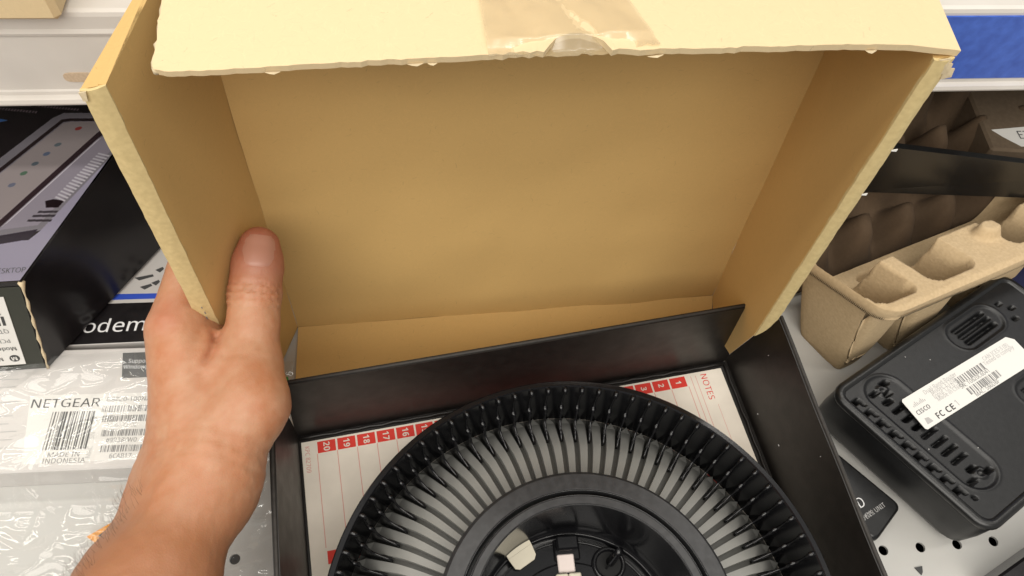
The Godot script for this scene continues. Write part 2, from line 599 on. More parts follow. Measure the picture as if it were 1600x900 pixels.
func card():
	var t := thing("index_card", "cream index card with red numbered columns lying under the round slide tray", "card", Vector3(-7.626, 0.4, -15.954), 0.1260)
	var st := begin()
	box(st, at(12.55, 0.035, 12.7), Vector3(24.85, 0.05, 24.6), 0.01)
	put("sheet", st, M.card, t)
	var y := 0.066
	var up := Vector3.UP
	var rect := func(s, a, b, c, d): decal(s, [Vector3(a, y, b), Vector3(c, y, b), Vector3(c, y, d), Vector3(a, y, d)], up)
	for row in 2:
		for k in 20:
			st = begin()
			var x := 0.98 + 1.085 * k
			var z := 0.52 + 5.95 * row
			rect.call(st, x, z, x + 0.98, z + 0.66)
			var o := put("number_block", st, M.red_print, t)
			if row == 0:
				var s := str(20 - k)
				var w := 0.50 if s.length() == 2 else 0.26
				text(o, s, 0.34, Vector3(x + 0.49, y + 0.004, z + 0.33), Vector3(0, 0, 1), Vector3(1, 0, 0), M.card_white, true, 1.0, "numeral")
	st = begin()
	for k in 21:
		var x := 0.94 + 1.085 * k
		rect.call(st, x - 0.018, 1.2, x + 0.018, 6.3)
	for x in [22.95, 23.25]:
		rect.call(st, x - 0.014, 0.6, x + 0.014, 24.0)
	rect.call(st, 23.98, 2.6, 24.0, 9.0)
	put("ruled_lines", st, M.pale_red_print, t)
	text(t, "NOTES", 0.36, Vector3(23.74, y, 1.40), Vector3(0, 0, 1), Vector3(1, 0, 0), M.red_print, false, 1.12)
	text(t, "KPC 82709", 0.15, Vector3(0.42, y, 1.42), Vector3(0, 0, 1), Vector3(1, 0, 0), M.pale_red_print, false, 1.0)


# ------------------------------------------------------------------ the lid
func lid():
	var t := thing("box_lid", "kraft cardboard box lid held upright and open behind the black box", "box lid")
	var bbl := Vector3(-8.07, 0.15, -22.99)
	var bbr := Vector3(18.0, 0.15, -23.93)
	var btl := Vector3(-8.41, 24.11, -25.82)
	var btr := Vector3(17.12, 25.31, -24.89)
	var lit := Vector3(-9.87, 23.58, -19.03)
	var lot := Vector3(-10.68, 23.44, -18.96)
	var lib := Vector3(-9.86, 0.10, -17.83)
	var lob := Vector3(-10.75, 0.10, -17.91)
	var rit := Vector3(15.44, 26.29, -16.79)
	var rot := Vector3(16.06, 26.37, -16.80)
	var nz := FastNoiseLite.new()
	nz.seed = 4
	nz.frequency = 0.09
	var st := begin()
	sheet(st, bbl, bbr, btr, btl, Vector3(0, -0.03, -0.35), 26, 24, func(u, v): return Vector3(0, 0, 0.28 * nz.get_noise_2d(u * 26, v * 25) - 0.35 * sin(u * PI) * sin(v * PI)))
	put("back_panel", st, M.kraft, t)
	# left wall: a rolled double wall with a broad rim
	st = begin()
	var bow := func(u, v): return Vector3(0.12 * sin(u * PI) * sin(v * PI), 0, 0)
	sheet(st, bbl, lib, lit, btl, Vector3(-0.24, 0, 0), 12, 20, bow)
	sheet(st, bbl + Vector3(-0.3, 0, 0), lob, lot, btl + Vector3(-0.3, 0, 0), Vector3(0.04, 0, 0), 12, 20, bow)
	q4(st, lit, lot, btl + Vector3(-0.3, 0, 0), btl, Vector3.UP)
	q4(st, lib, lob, lot, lit, Vector3(0, 0, 1))
	put("left_wall", st, M.kraft, t)
	# right wall, its lower corner worn away where the black box pokes in
	st = begin()
	var rw := [bbr, btr, rit, Vector3(16.29, 7.68, -17.09), Vector3(16.69, 3.43, -18.17), Vector3(17.45, 0.2, -21.6)]
	var ro := [bbr + Vector3(0.6, 0, 0), btr + Vector3(0.6, 0.02, 0), rot, Vector3(16.78, 9.75, -17.0), Vector3(17.30, 4.2, -19.2), Vector3(18.0, 0.2, -22.6)]
	for k in 6:
		q4(st, rw[k], rw[(k + 1) % 6], ro[(k + 1) % 6], ro[k], (rw[k] + rw[(k + 1) % 6]) / 2.0 - Vector3(17, 13, -21.5))
	for k in [[0, 1, 2], [0, 2, 3], [0, 3, 4], [0, 4, 5]]:
		t3(st, rw[k[0]], rw[k[1]], rw[k[2]], Vector3(-1, 0, 0))
		t3(st, ro[k[0]], ro[k[1]], ro[k[2]], Vector3(1, 0, 0))
	put("right_wall", st, M.kraft, t)
	# rims: the paper rolled over the wall edges, paler and a little fuzzy
	for s in 2:
		st = begin()
		var a := lit if s == 0 else rit
		var b := lot if s == 0 else rot
		var c := lob.lerp(lot, 0.30) if s == 0 else Vector3(16.76, 9.85, -16.90)
		var d := lib.lerp(lit, 0.30) if s == 0 else Vector3(16.30, 7.85, -17.06)
		var wob := func(u, v):
			return Vector3(0.03 * nz.get_noise_2d(u * 30 + 50 * s, v * 180), 0.0, 0.05 + 0.12 * sin(PI * clampf(u, 0.02, 0.98)) + 0.02 * nz.get_noise_2d(u * 60, v * 220 + 9))
		sheet(st, a, b, c, d, Vector3(0, 0, -0.12), 6, 60, wob)
		put("rim", st, M.kraft_edge, t)
	# bottom wall, lying flat; its left end has come loose
	st = begin()
	sheet(st, Vector3(-7.98, 0.2, -18.55), Vector3(17.2, 0.2, -21.3), Vector3(18.0, 0.2, -23.9), Vector3(-8.03, 0.2, -22.95), Vector3(0, -0.16, 0), 26, 5, func(u, v): return Vector3(0, 0.08 * nz.get_noise_2d(u * 30 + 80, v * 8) + 0.05, 0))
	put("bottom_wall", st, M.kraft, t)
	# top wall: bent up in the middle, with a thumb notch, torn free of the left wall
	st = begin()
	var f0 := Vector3(-8.37, 23.85, -18.98)
	var bend := [[0.0, 0.0], [0.15, 0.12], [0.30, 0.25], [0.43, 0.36], [0.50, 0.43], [0.62, 0.38], [0.70, 0.36], [0.84, 0.36], [0.93, 0.26], [1.0, 0.0]]
	var rim_bend := func(u):
		for k in bend.size() - 1:
			if u <= bend[k + 1][0]:
				return lerpf(bend[k][1], bend[k + 1][1], (u - bend[k][0]) / (bend[k + 1][0] - bend[k][0]))
		return 0.0
	var flap := func(u, v):
		var e := Vector3(0, rim_bend.call(u) * (1.0 - v), 0)
		var notch := 0.0
		var du: float = (u - 0.534) / 0.036
		if absf(du) < 1.0:
			notch = 0.75 * sqrt(1.0 - du * du)
		e.z -= notch * clampf(1.0 - v * 3.0, 0, 1)
		if v < 0.01:
			e.z += 0.05 * nz.get_noise_1d(u * 150.0) + 0.05 * nz.get_noise_1d(u * 900.0) + (0.10 * nz.get_noise_1d(u * 1600.0) if absf(u - 0.52) < 0.11 else 0.0)
		if u < 0.01:
			e.x += 0.10 * nz.get_noise_1d(v * 90.0) + 0.06 * nz.get_noise_1d(v * 400.0)
		if u < 0.03 and v < 0.03:
			e += Vector3(0.12, 0.05, -0.10) * (1.0 - u / 0.03)
		return e
	sheet(st, f0, rot + Vector3(0.05, 0.02, 0), btr + Vector3(0.6, 0.25, 0), btl + Vector3(0.0, 0.1, 0), Vector3(0, 0.24, 0.03), 120, 24, flap)
	put("top_wall", st, M.kraft_outside, t)
	var on_flap := func(u, v, h): return f0.lerp(rot, u).lerp(btl.lerp(btr, u), v) + flap.call(u, v) + Vector3(0, 0.26 + h, 0.03)
	# torn fibres hanging from the cut edges
	for f in [[0.145, 0.02, 0.05], [0.325, 0.02, 0.05], [0.35, 0.012, 0.04], [0.885, 0.014, 0.07], [0.62, 0.02, 0.04]]:
		st = begin()
		var a: Vector3 = on_flap.call(f[0], 0.0, -0.22)
		var b: Vector3 = on_flap.call(f[0] + f[1], 0.0, -0.22)
		var m := a.lerp(b, 0.6) + Vector3(0, -f[2], 0.05)
		slab(st, [a, a.lerp(m, 0.7) + Vector3(-0.05, 0, 0), m, b.lerp(m, 0.4), b], Vector3(0, 0.02, 0.05))
		put("torn_fibre", st, M.torn_paper, t)
	# torn paper skin along the free left edge of the top wall
	st = begin()
	var l := []
	var rr := []
	for k in 22:
		var v := k / 21.0
		l.append(on_flap.call(0.0, v * 0.8, -0.13) + Vector3(0.04 + 0.02 * sin(k * 2.1), 0, 0))
		rr.append(0.11 + 0.02 * sin(k * 1.9) + 0.015 * sin(k * 5.3))
	tube(st, l, rr, 7)
	put("torn_edge", st, M.torn_paper, t)
	# crushed corners, with loose plies of paper
	for k in 3:
		st = begin()
		var o := rot + Vector3(-0.50 + 0.18 * k, -0.05 - 0.20 * k, 0.08)
		slab(st, [o, o + Vector3(0.3, 0.08, 0.02), o + Vector3(0.36, -0.25, 0.05), o + Vector3(0.1, -0.38, 0.0)], Vector3(0.02, 0.02, 0.05))
		put("loose_ply", st, M.torn_paper, t)
	st = begin()
	slab(st, [lot + Vector3(-0.02, 0.0, 0.12), lot + Vector3(0.22, 0.06, 0.14), lot + Vector3(0.16, -0.3, 0.18), lot + Vector3(0.0, -0.35, 0.14)], Vector3(0.0, 0.0, 0.04))
	put("loose_ply", st, M.torn_paper, t)
	for c in [0.25, 0.40]:
		st = begin()
		var o: Vector3 = rot.lerp(Vector3(16.76, 9.85, -16.9), c) + Vector3(-0.08, 0, 0.10)
		slab(st, [o, o + Vector3(0.20, 0.05, 0), o + Vector3(0.18, -0.04, 0.02), o + Vector3(0.0, -0.05, 0)], Vector3(0, 0.0, 0.03))
		put("paper_chip", st, M.label_white, t)
	# dark pencil ticks on the left rim
	st = begin()
	for k in 6:
		var o: Vector3 = lit.lerp(lib, 0.53 + 0.018 * k) + Vector3(-0.30 + 0.03 * (k % 2), 0, 0.27)
		box(st, at(o.x, o.y, o.z), Vector3(0.05, 0.12 + 0.06 * (k % 3), 0.02), 0.004)
	put("pencil_mark", st, M.ink_grey, t)
	# clear tape over the notch, loose and wrinkled
	st = begin()
	var wr := func(u, v):
		var e := Vector3(0, 0.05 + 0.10 * absf(nz.get_noise_2d(u * 40 + 7, v * 30)) + 0.10 * absf(sin(u * 9.0 + v * 4.0)) * (1.0 - v), 0)
		if v < 0.06:
			e += Vector3(0, -0.28 * sin(PI * u) - 0.05, 0.06 + 0.12 * nz.get_noise_1d(u * 120))
		return e
	var ta: Vector3 = on_flap.call(0.425, 0.0, 0)
	var tb: Vector3 = on_flap.call(0.635, 0.03, 0)
	var tc: Vector3 = on_flap.call(0.555, 0.9, 0)
	var td: Vector3 = on_flap.call(0.40, 0.9, 0)
	sheet(st, ta, tb, tc, td, Vector3(0, 0.012, 0), 40, 40, wr)
	put("tape", st, M.tape, t)


# ------------------------------------------------------------------ the round slide tray
func carousel():
	var t := thing("slide_tray", "round black slide projector tray with grey radial slots lying in the black box", "slide tray", Vector3(6.308, 0.5, -4.555))
	var st := begin()
	lathe(st, [Vector2(11.5, 0.1), Vector2(11.85, 0.1), Vector2(11.85, 4.42), Vector2(11.78, 4.53), Vector2(11.56, 4.53), Vector2(11.5, 4.45), Vector2(11.5, 0.1)].map(func(e): return e), 160)
	put("outer_wall", st, M.black_plastic, t)
	st = begin()
	var top := [[6.5, 2.52], [7.2, 2.55], [7.8, 2.5], [8.5, 2.4], [9.1, 2.2], [9.6, 1.85], [10.1, 1.4], [10.6, 0.95], [11.05, 0.5]]
	var prof := []
	for e in top:
		prof.append(Vector2(e[0], e[1] - 0.45))
	prof.append(Vector2(11.5, 0.02))
	lathe(st, prof, 160, Vector3.ZERO, true)
	put("slot_floor", st, M.slot_grey, t)
	# one raised bar between two slots
	st = begin()
	var wid := [0.135, 0.15, 0.17, 0.19, 0.205, 0.22, 0.235, 0.25, 0.265]
	st.set_smooth_group(0)
	for k in top.size() - 1:
		var a: Array = top[k]
		var b: Array = top[k + 1]
		var wa: float = wid[k]
		var wb: float = wid[k + 1]
		st.set_smooth_group(0)
		q4(st, Vector3(-wa, a[1], -a[0]), Vector3(wa, a[1], -a[0]), Vector3(wb, b[1], -b[0]), Vector3(-wb, b[1], -b[0]), Vector3.UP)
		for s in [-1, 1]:
			st.set_smooth_group(2 + s)
			q4(st, Vector3(s * wa, a[1], -a[0]), Vector3(s * wb, b[1], -b[0]), Vector3(s * wb * 1.05, b[1] - 0.55, -b[0]), Vector3(s * wa * 1.05, a[1] - 0.55, -a[0]), Vector3(s, 0, 0))
	st.set_smooth_group(-1)
	var e0 := Vector3(-0.265, 0.5, -11.05)
	var e1 := Vector3(0.265, 0.5, -11.05)
	var tip := Vector3(0, 0.30, -11.49)
	t3(st, e0, e1, tip, Vector3.UP)
	t3(st, e0, tip, Vector3(-0.3, 0.0, -11.3), Vector3(-1, 0.5, -1))
	t3(st, e1, tip, Vector3(0.3, 0.0, -11.3), Vector3(1, 0.5, -1))
	st.generate_normals()
	var bar := st.commit()
	# one black rib on the inside of the outer wall
	st = begin()
	var rib_p := [Vector3(0, 4.40, -11.55), Vector3(0, 4.40, -11.25), Vector3(0, 4.34, -11.22), Vector3(0, 4.2, -11.24), Vector3(0, 3.9, -11.36), Vector3(0, 3.0, -11.40), Vector3(0, 2.66, -11.33), Vector3(0, 2.60, -11.24), Vector3(0, 2.59, -11.08), Vector3(0, 2.52, -11.01), Vector3(0, 2.1, -10.94), Vector3(0, 1.72, -10.7), Vector3(0, 1.62, -10.2), Vector3(0, 1.66, -9.62), Vector3(0, 0.9, -9.6), Vector3(0, 0.05, -11.5)]
	var shifted := []
	for q in rib_p:
		shifted.append(q + Vector3(-0.06, 0, 0))
	slab(st, shifted, Vector3(0.12, 0, 0))
	tube(st, [Vector3(0, 4.40, -11.56), Vector3(0, 4.41, -11.36), Vector3(0, 4.38, -11.27), Vector3(0, 4.25, -11.24), Vector3(0, 3.9, -11.34), Vector3(0, 3.0, -11.38), Vector3(0, 2.72, -11.31), Vector3(0, 2.62, -11.20), Vector3(0, 2.58, -11.08), Vector3(0, 2.46, -10.99), Vector3(0, 2.1, -10.93), Vector3(0, 1.74, -10.72), Vector3(0, 1.62, -10.2), Vector3(0, 1.64, -9.6)], [0.12, 0.13, 0.125, 0.10, 0.07, 0.07, 0.09, 0.125, 0.13, 0.11, 0.08, 0.06, 0.055, 0.05], 8)
	st.generate_normals()
	var rib := st.commit()
	for k in 80:
		var turn := Basis(Vector3.UP, TAU * k / 80.0)
		var o := put("slot_bar", bar, M.grey_plastic, t)
		o.basis = turn
		o = put("rib", rib, M.black_plastic, t)
		o.basis = Basis(Vector3.UP, TAU * (k + 0.5) / 80.0)
	st = begin()
	lathe(st, [Vector2(5.80, 4.3), Vector2(5.80, 5.22), Vector2(5.88, 5.29), Vector2(6.6, 5.24), Vector2(6.73, 5.13), Vector2(6.78, 5.0), Vector2(6.78, 2.0)].map(func(e): return e), 128)
	put("hub_ring", st, M.hub_plastic, t)
	st = begin()
	lathe(st, [Vector2(5.60, 4.3), Vector2(5.80, 4.3)], 128)
	lathe(st, [Vector2(5.12, 5.20), Vector2(5.20, 5.28), Vector2(5.52, 5.28), Vector2(5.60, 5.22), Vector2(5.60, 4.3)], 128)
	put("inner_ring", st, M.hub_plastic, t)
	st = begin()
	lathe(st, [Vector2(4.80, 0.28), Vector2(4.80, 0.72), Vector2(4.86, 0.80), Vector2(4.96, 0.84), Vector2(5.02, 1.7), Vector2(5.08, 3.2), Vector2(5.12, 5.20)], 128, Vector3.ZERO, true)
	put("well_wall", st, M.black_plastic, t)
	st = begin()
	lathe(st, [Vector2(0.0, 0.62), Vector2(3.4, 0.62), Vector2(3.5, 0.55), Vector2(4.40, 0.55), Vector2(4.52, 0.52), Vector2(4.56, 0.44), Vector2(4.56, 0.28)], 128)
	lathe(st, [Vector2(4.56, 0.28), Vector2(4.82, 0.28)], 128)
	var core := put("core_disc", st, M.black_plastic, t)
	st = begin()
	box(st, at(0.06, 0.95, -4.33), Vector3(1.15, 0.75, 0.72), 0.1)
	box(st, at(0.06, 0.60, -4.1), Vector3(1.35, 0.2, 1.1), 0.08)
	put("latch", st, M.black_plastic, t)
	st = begin()
	box(st, at(-0.05, 0.70, -3.42), Vector3(0.86, 0.16, 0.90), 0.05)
	put("latch_tab", st, M.white_tab, t)
	st = begin()
	box(st, at(-0.36, 0.82, -2.45), Vector3(0.62, 0.4, 0.9), 0.06)
	box(st, at(0.30, 0.82, -2.45), Vector3(0.62, 0.4, 0.9), 0.06)
	put("latch_block", st, M.ivory, t)
	# thin rings added along the round edges to catch highlights
	for e in [[5.82, 5.25, 0.035], [5.58, 5.25, 0.035], [5.15, 5.24, 0.03], [4.86, 0.80, 0.05], [4.50, 0.57, 0.045]]:
		st = begin()
		var ring := []
		for k in 120:
			ring.append(Vector3(e[0] * cos(TAU * k / 120), e[1], e[0] * sin(TAU * k / 120)))
		tube(st, ring, [e[2]], 8, true)
		put("glint_ring", st, M.black_plastic, t)
	# ivory locking piece leaning from the ring on to the disc
	st = begin()
	var ib := Basis(Vector3.UP, 0.52)
	var org := Vector3(-2.45, 0.98, -4.22)
	var pt := func(x, y, z): return org + ib * Vector3(x * 0.9, y, z * 0.9)
	slab(st, [pt.call(-0.78, 0.15, -0.25), pt.call(0.78, 0.15, -0.25), pt.call(0.78, 0.0, 0.15), pt.call(-0.78, 0.0, 0.15)], Vector3(0, 0.12, 0))
	slab(st, [pt.call(-0.78, -0.01, 0.16), pt.call(0.78, -0.01, 0.16), pt.call(0.70, -0.2, 0.75), pt.call(0.5, -0.25, 0.92), pt.call(-0.5, -0.25, 0.92), pt.call(-0.72, -0.2, 0.75)], Vector3(0, 0.12, 0))
	slab(st, [pt.call(-0.74, 0.16, -0.27), pt.call(0.74, 0.16, -0.27), pt.call(0.66, 0.85, -0.62), pt.call(-0.66, 0.85, -0.62)], Vector3(0, 0.1, 0.08))
	put("locking_piece", st, M.ivory, t)
	# round socket with its small post
	st = begin()
	var kc := Vector3(2.14, 0.0, -3.22)
	lathe(st, [Vector2(0.62, 0.64), Vector2(0.70, 0.80), Vector2(0.80, 0.80), Vector2(0.88, 0.62)], 40, kc, true)
	put("socket_rim", st, M.black_plastic, t)
	st = begin()
	lathe(st, [Vector2(0.0, 0.66), Vector2(0.66, 0.66)], 32, kc)
	put("socket", st, M.dark_void, t)
	st = begin()
	tube(st, [kc + Vector3(0.1, 0.6, -0.1), kc + Vector3(0.25, 1.3, -0.25), kc + Vector3(0.42, 1.9, -0.36)], [0.24, 0.22, 0.20], 14)
	box(st, at(kc.x + 0.02, 1.2, kc.z + 0.02, Basis(Vector3.UP, -0.8)), Vector3(0.12, 1.1, 0.6), 0.03)
	put("post", st, M.black_plastic, t)


# ------------------------------------------------------------------ things to the left
func fill_poly(im: Image, raw: Array, c: Color, k: float):
	var pts := raw.map(func(e): return [e[0] * 0.965, e[1] * 0.93 - 0.0035 * e[1] * e[1]])
	var lo := 1e9
	var hi := -1e9
	for q in pts:
		lo = minf(lo, q[1] * k)
		hi = maxf(hi, q[1] * k)
	for y in range(maxi(0, int(lo)), mini(im.get_height() - 1, int(hi)) + 1):
		var xs := []
		for i in pts.size():
			var a: Array = pts[i]
			var b: Array = pts[(i + 1) % pts.size()]
			var ya: float = a[1] * k
			var yb: float = b[1] * k
			if (ya <= y + 0.5) != (yb <= y + 0.5):
				xs.append(lerpf(a[0] * k, b[0] * k, (y + 0.5 - ya) / (yb - ya)))
		xs.sort()
		for i in range(0, xs.size() - 1, 2):
			im.fill_rect(Rect2i(int(xs[i]), y, maxi(1, int(xs[i + 1]) - int(xs[i])), 1), c)


func modem_print() -> ImageTexture:
	var im := Image.create(720, 640, false, Image.FORMAT_RGB8)
	im.fill(Color(0.13, 0.11, 0.11))
	var k := 40.0
	fill_poly(im, [[2.81, 2.49], [2.49, 2.88], [1.2, 2.95], [0.95, 3.59], [0.12, 9.3], [-0.48, 10.43], [-0.6, 8.8], [0.03, 1.75], [0.0, 0.0], [6, 0.0], [6, 2.6]], Color(0.60, 0.59, 0.63), k)
	fill_poly(im, [[6.28, 8.98], [6.1, 9.72], [5.02, 13.28], [4.62, 13.74], [3.34, 13.66], [1.5, 13.54], [-0.11, 11.3], [0.12, 9.3], [0.95, 3.59], [2.69, 3.27], [8.2, 2.9]], Color(0.50, 0.49, 0.49), k)
	fill_poly(im, [[6.6, 6.4], [5.65, 8.86], [4.46, 13.07], [4.04, 13.17], [1.26, 12.99], [1.14, 12.73], [3.86, 12.91], [4.24, 12.83], [5.45, 8.49], [6.35, 6.2]], Color(0.17, 0.13, 0.13), k)
	fill_poly(im, [[6.0, 6.8], [5.39, 8.37], [4.18, 12.7], [3.84, 12.85], [1.55, 12.71], [1.87, 11.6], [3.44, 4.67], [3.62, 4.01], [6.2, 4.0]], Color(0.60, 0.57, 0.54), k)
	fill_poly(im, [[1.87, 11.6], [1.56, 12.27], [1.23, 11.99], [1.59, 11.11], [3.15, 4.13], [3.32, 3.45], [3.58, 3.94], [3.42, 4.64]], Color(0.20, 0.15, 0.16), k)
	fill_poly(im, [[1.54, 10.99], [1.15, 11.81], [0.24, 11.15], [0.36, 9.83], [1.3, 4.02], [2.99, 3.82], [3.25, 3.31], [3.1, 4.03]], Color(0.58, 0.56, 0.57), k)
	fill_poly(im, [[1.54, 10.99], [1.42, 11.2], [2.95, 4.4], [3.1, 4.03]], Color(0.82, 0.81, 0.80), k)
	fill_poly(im, [[1.86, 5.89], [1.5, 6.0], [0.86, 5.84], [0.93, 5.32], [1.56, 5.36]], Color(0.12, 0.08, 0.09), k)
	fill_poly(im, [[5.0, 2.7], [2.77, 3.4], [1.14, 3.71], [1.22, 2.99], [2.51, 2.75], [5.0, 2.2]], Color(0.17, 0.14, 0.18), k)
	for s in [[1.81, 4.96, 0.78, 4.91], [1.94, 4.67, 0.77, 4.6], [2.0, 4.34, 0.77, 4.24]]:
		fill_poly(im, [[s[0], s[1]], [s[2], s[3]], [s[2], s[3] + 0.16], [s[0], s[1] + 0.16]], Color(0.24, 0.22, 0.23), k)
	for i in 17:
		var u := i / 16.0
		var a := Vector2(0.95, 9.7).lerp(Vector2(1.5, 6.13), u)
		var b := Vector2(0.20, 9.4).lerp(Vector2(0.81, 5.75), u)
		fill_poly(im, [[a.x, a.y], [b.x, b.y], [b.x, b.y + 0.12], [a.x, a.y + 0.12]], Color(0.76, 0.75, 0.74), k)
	for d in [[3.1, 12.16, Color(0.58, 0.24, 0.22)], [3.54, 10.71, Color(0.38, 0.42, 0.42)], [3.76, 9.91, Color(0.38, 0.42, 0.48)], [3.96, 9.08, Color(0.36, 0.40, 0.41)], [4.16, 8.29, Color(0.34, 0.44, 0.35)], [4.3, 7.34, Color(0.42, 0.44, 0.48)]]:
		var ring := []
		for i in 12:
			ring.append([d[0] + 0.18 * cos(TAU * i / 12), d[1] + 0.18 * sin(TAU * i / 12)])
		fill_poly(im, ring, d[2], k)
	for s in [[8.73, 15.08, 6.78, 14.74], [8.67, 14.58, 6.11, 14.01], [6.39, 14.68, 3.86, 14.1]]:
		var n := 14
		for i in n:
			var u := float(i) / n
			var a := Vector2(s[0], s[1]).lerp(Vector2(s[2], s[3]), u)
			fill_poly(im, [[a.x, a.y], [a.x - 0.12, a.y - 0.03], [a.x - 0.12, a.y - 0.26], [a.x, a.y - 0.23]], Color(0.42, 0.38, 0.38), k)
	fill_poly(im, [[8.3, 12.9], [7.4, 13.2], [7.9, 13.4]], Color(0.25, 0.42, 0.62), k)
	im.resize(360, 320, Image.INTERPOLATE_LANCZOS)
	im.resize(720, 640, Image.INTERPOLATE_CUBIC)
	return ImageTexture.create_from_image(im)


func left_boxes():
	# glossy black box with a picture of a device on its top
	var t := thing("modem_box", "glossy black box with a picture of a silver device on top, left of the lid", "box")
	var ft := Vector3(-19.88, 8.2, -21.77)
	var bt := Vector3(-15.4, 8.2, -34.0)
	var fb := Vector3(-20.79, 2.25, -20.05)
	var bb := Vector3(-13.4, 2.25, -32.0)
	var ld := Vector3(-0.999, 0.0, 0.03)
	var st := begin()
	hexa(st, [fb + ld * 0.8, bb + ld * 1.6, bb + ld * 18, fb + ld * 18, ft + ld * 0.02, bt + ld * 0.02, bt + ld * 18, ft + ld * 18])
	sheet(st, fb, bb, bt, ft, ld * 0.1, 16, 8, func(u, w): return Vector3(0.12 * sin(u * PI) * sin(w * PI), 0, 0))
	q4(st, fb, ft, ft + ld, fb + ld, Vector3(0, 0, 1))
	put("carton", st, M.black_box, t)
	var vd := (bt - ft).normalized()
	var up := ld.cross(vd)
	if up.y < 0:
		up = -up
	st = begin()
	var o := ft + up * 0.02
	var pr := [[0.12, 0.1, 0, 0], [17.9, 0.1, 0, 0], [17.9, 13.0, 0, 0], [0.12, 13.0, 0, 0]]
	var idx := [0, 1, 2, 0, 2, 3]
	if (vd * 14.0).cross(ld * 14.0).dot(up) < 0:
		idx = [0, 2, 1, 0, 3, 2]
	for i in idx:
		st.set_uv(Vector2(pr[i][0] / 18.0, pr[i][1] / 16.0))
		st.add_vertex((o + ld * pr[i][0] + vd * pr[i][1]) * CM)
	var pm := mat("modem_picture", Color(0.84, 0.83, 0.88), 0.2)
	pm.albedo_texture = modem_print()
	put("printed_picture", st, pm, t)
	var front := (ft + fb) / 2.0
	var fu := (ft - fb).normalized()
	var fn := fu.cross(ld)
	if fn.z < 0:
		fn = -fn
	var fp := func(a, b, h := 0.03): return fb + ld * a + fu * b + fn * h
	st = begin()
	decal(st, [fp.call(0.12, 0.1), fp.call(17.8, 0.1), fp.call(17.8, 6.0), fp.call(0.12, 6.0)], fn)
	put("front_face", st, M.box_face, t)
	st = begin()
	slab(st, [fp.call(1.0, 0.5, 0.04), fp.call(9, 0.5, 0.04), fp.call(9, 5.4, 0.04), fp.call(1.0, 5.4, 0.04)], fn * 0.03)
	var lab := put("label", st, M.label_white, t)
	# the label was stuck on upside down
	var rr := ld
	var uu := -fu
	text(lab, "MOTOROLA", 0.24, fp.call(2.9, 1.0, 0.09), rr, uu, M.ink)
	text(lab, "Model: SB5101", 0.26, fp.call(2.4, 1.75, 0.09), rr, uu, M.ink)
	text(lab, "PCI NO.", 0.26, fp.call(2.0, 2.35, 0.09), rr, uu, M.ink_grey)
	text(lab, "QTY: 01", 0.26, fp.call(1.9, 3.05, 0.09), rr, uu, M.ink_grey)
	text(lab, "FC", 0.5, fp.call(1.75, 4.5, 0.09), rr, uu, M.ink_grey)
	barcode(lab, M.ink, fp.call(1.3, 4.1, 0.08), rr, uu, 3.0, 0.65, 5, 0.05)
	st = begin()
	var ring := []
	for k in 18:
		ring.append(fp.call(1.45 + 0.26 * cos(TAU * k / 18), 1.0 + 0.26 * sin(TAU * k / 18), 0.08))
	decal(st, ring, fn)
	put("round_logo", st, M.ink, lab)
	text(lab, "M", 0.26, fp.call(1.45, 1.0, 0.10), rr, uu, M.label_white, true)
	# scuffed white corner along the front right edge
	st = begin()
	var l := []
	var rw := []
	for k in 20:
		l.append(ft.lerp(fb, k / 19.0) + Vector3(0.02 * sin(k * 2.0), 0, 0.02))
		rw.append(0.06 + 0.035 * sin(k * 1.7) + (0.12 if k == 0 else 0.0))
	tube(st, l, rw, 6)
	put("worn_edge", st, M.torn_paper, t)
	text(t, "DESKTOP", 0.28, ft + ld * 1.0 + vd * 0.75 + up * 0.03, -ld, vd, M.ink)

	# flat carton behind the white one, a black band and a blue stripe across it
	t = thing("carton", "flat carton with a black band reading odem and a blue stripe, left of the hand", "carton", Vector3(0, 0, -21.4))
	st = begin()
	box(st, at(-17.2, 1.0, -3.6), Vector3(12.0, 2.0, 7.0), 0.06)
	put("carton_body", st, M.white_box, t)
	st = begin()
	decal(st, [Vector3(-23.1, 2.006, -0.12), Vector3(-11.3, 2.006, -0.12), Vector3(-11.3, 2.006, -2.62), Vector3(-23.1, 2.006, -2.75)], Vector3.UP)
	put("black_band", st, M.black_box, t)
	var tm = text(t, "modem", 0.80, Vector3(-18.45, 2.012, -1.22), Vector3(1, 0, 0), Vector3(0, 0, -1), M.white_ink)
	tm.basis = Basis(Vector3(1.22, 0, 0), Vector3(0.10, 0, -1), Vector3(0, 1, 0))
	st = begin()
	decal(st, [Vector3(-23.1, 2.006, -3.0), Vector3(-11.3, 2.006, -2.85), Vector3(-11.3, 2.006, -3.15), Vector3(-23.1, 2.006, -3.45)], Vector3.UP)
	put("blue_stripe", st, M.blue_ink, t)
	for f in [[-17.3, -4.4, 1.0], [-16.3, -4.0, 0.4], [-16.9, -3.75, 0.6], [-15.6, -4.6, 0.8], [-16.2, -4.9, 0.4]]:
		st = begin()
		decal(st, [Vector3(f[0], 2.006, f[1]), Vector3(f[0] + f[2], 2.006, f[1] - 0.2), Vector3(f[0] + f[2] + 0.1, 2.006, f[1] - 0.05), Vector3(f[0] + 0.3, 2.006, f[1] + 0.2)], Vector3.UP)
		put("ink_mark", st, M.dark_grey_ink, t)

	# white carton with the label
	t = thing("white_carton", "flat white carton with a barcode label reading NETGEAR under clear plastic film", "carton")
	st = begin()
	box(st, at(-22.5, 1.1, -17.75, Basis(Vector3.UP, -0.02)), Vector3(22.4, 2.2, 6.9), 0.08)
	put("carton_body", st, M.white_box, t)
	st = begin()
	slab(st, [Vector3(-21.35, 2.2, -18.45), Vector3(-14.2, 2.2, -18.25), Vector3(-14.2, 2.2, -14.55), Vector3(-20.95, 2.2, -14.65)], Vector3(0, 0.02, 0))
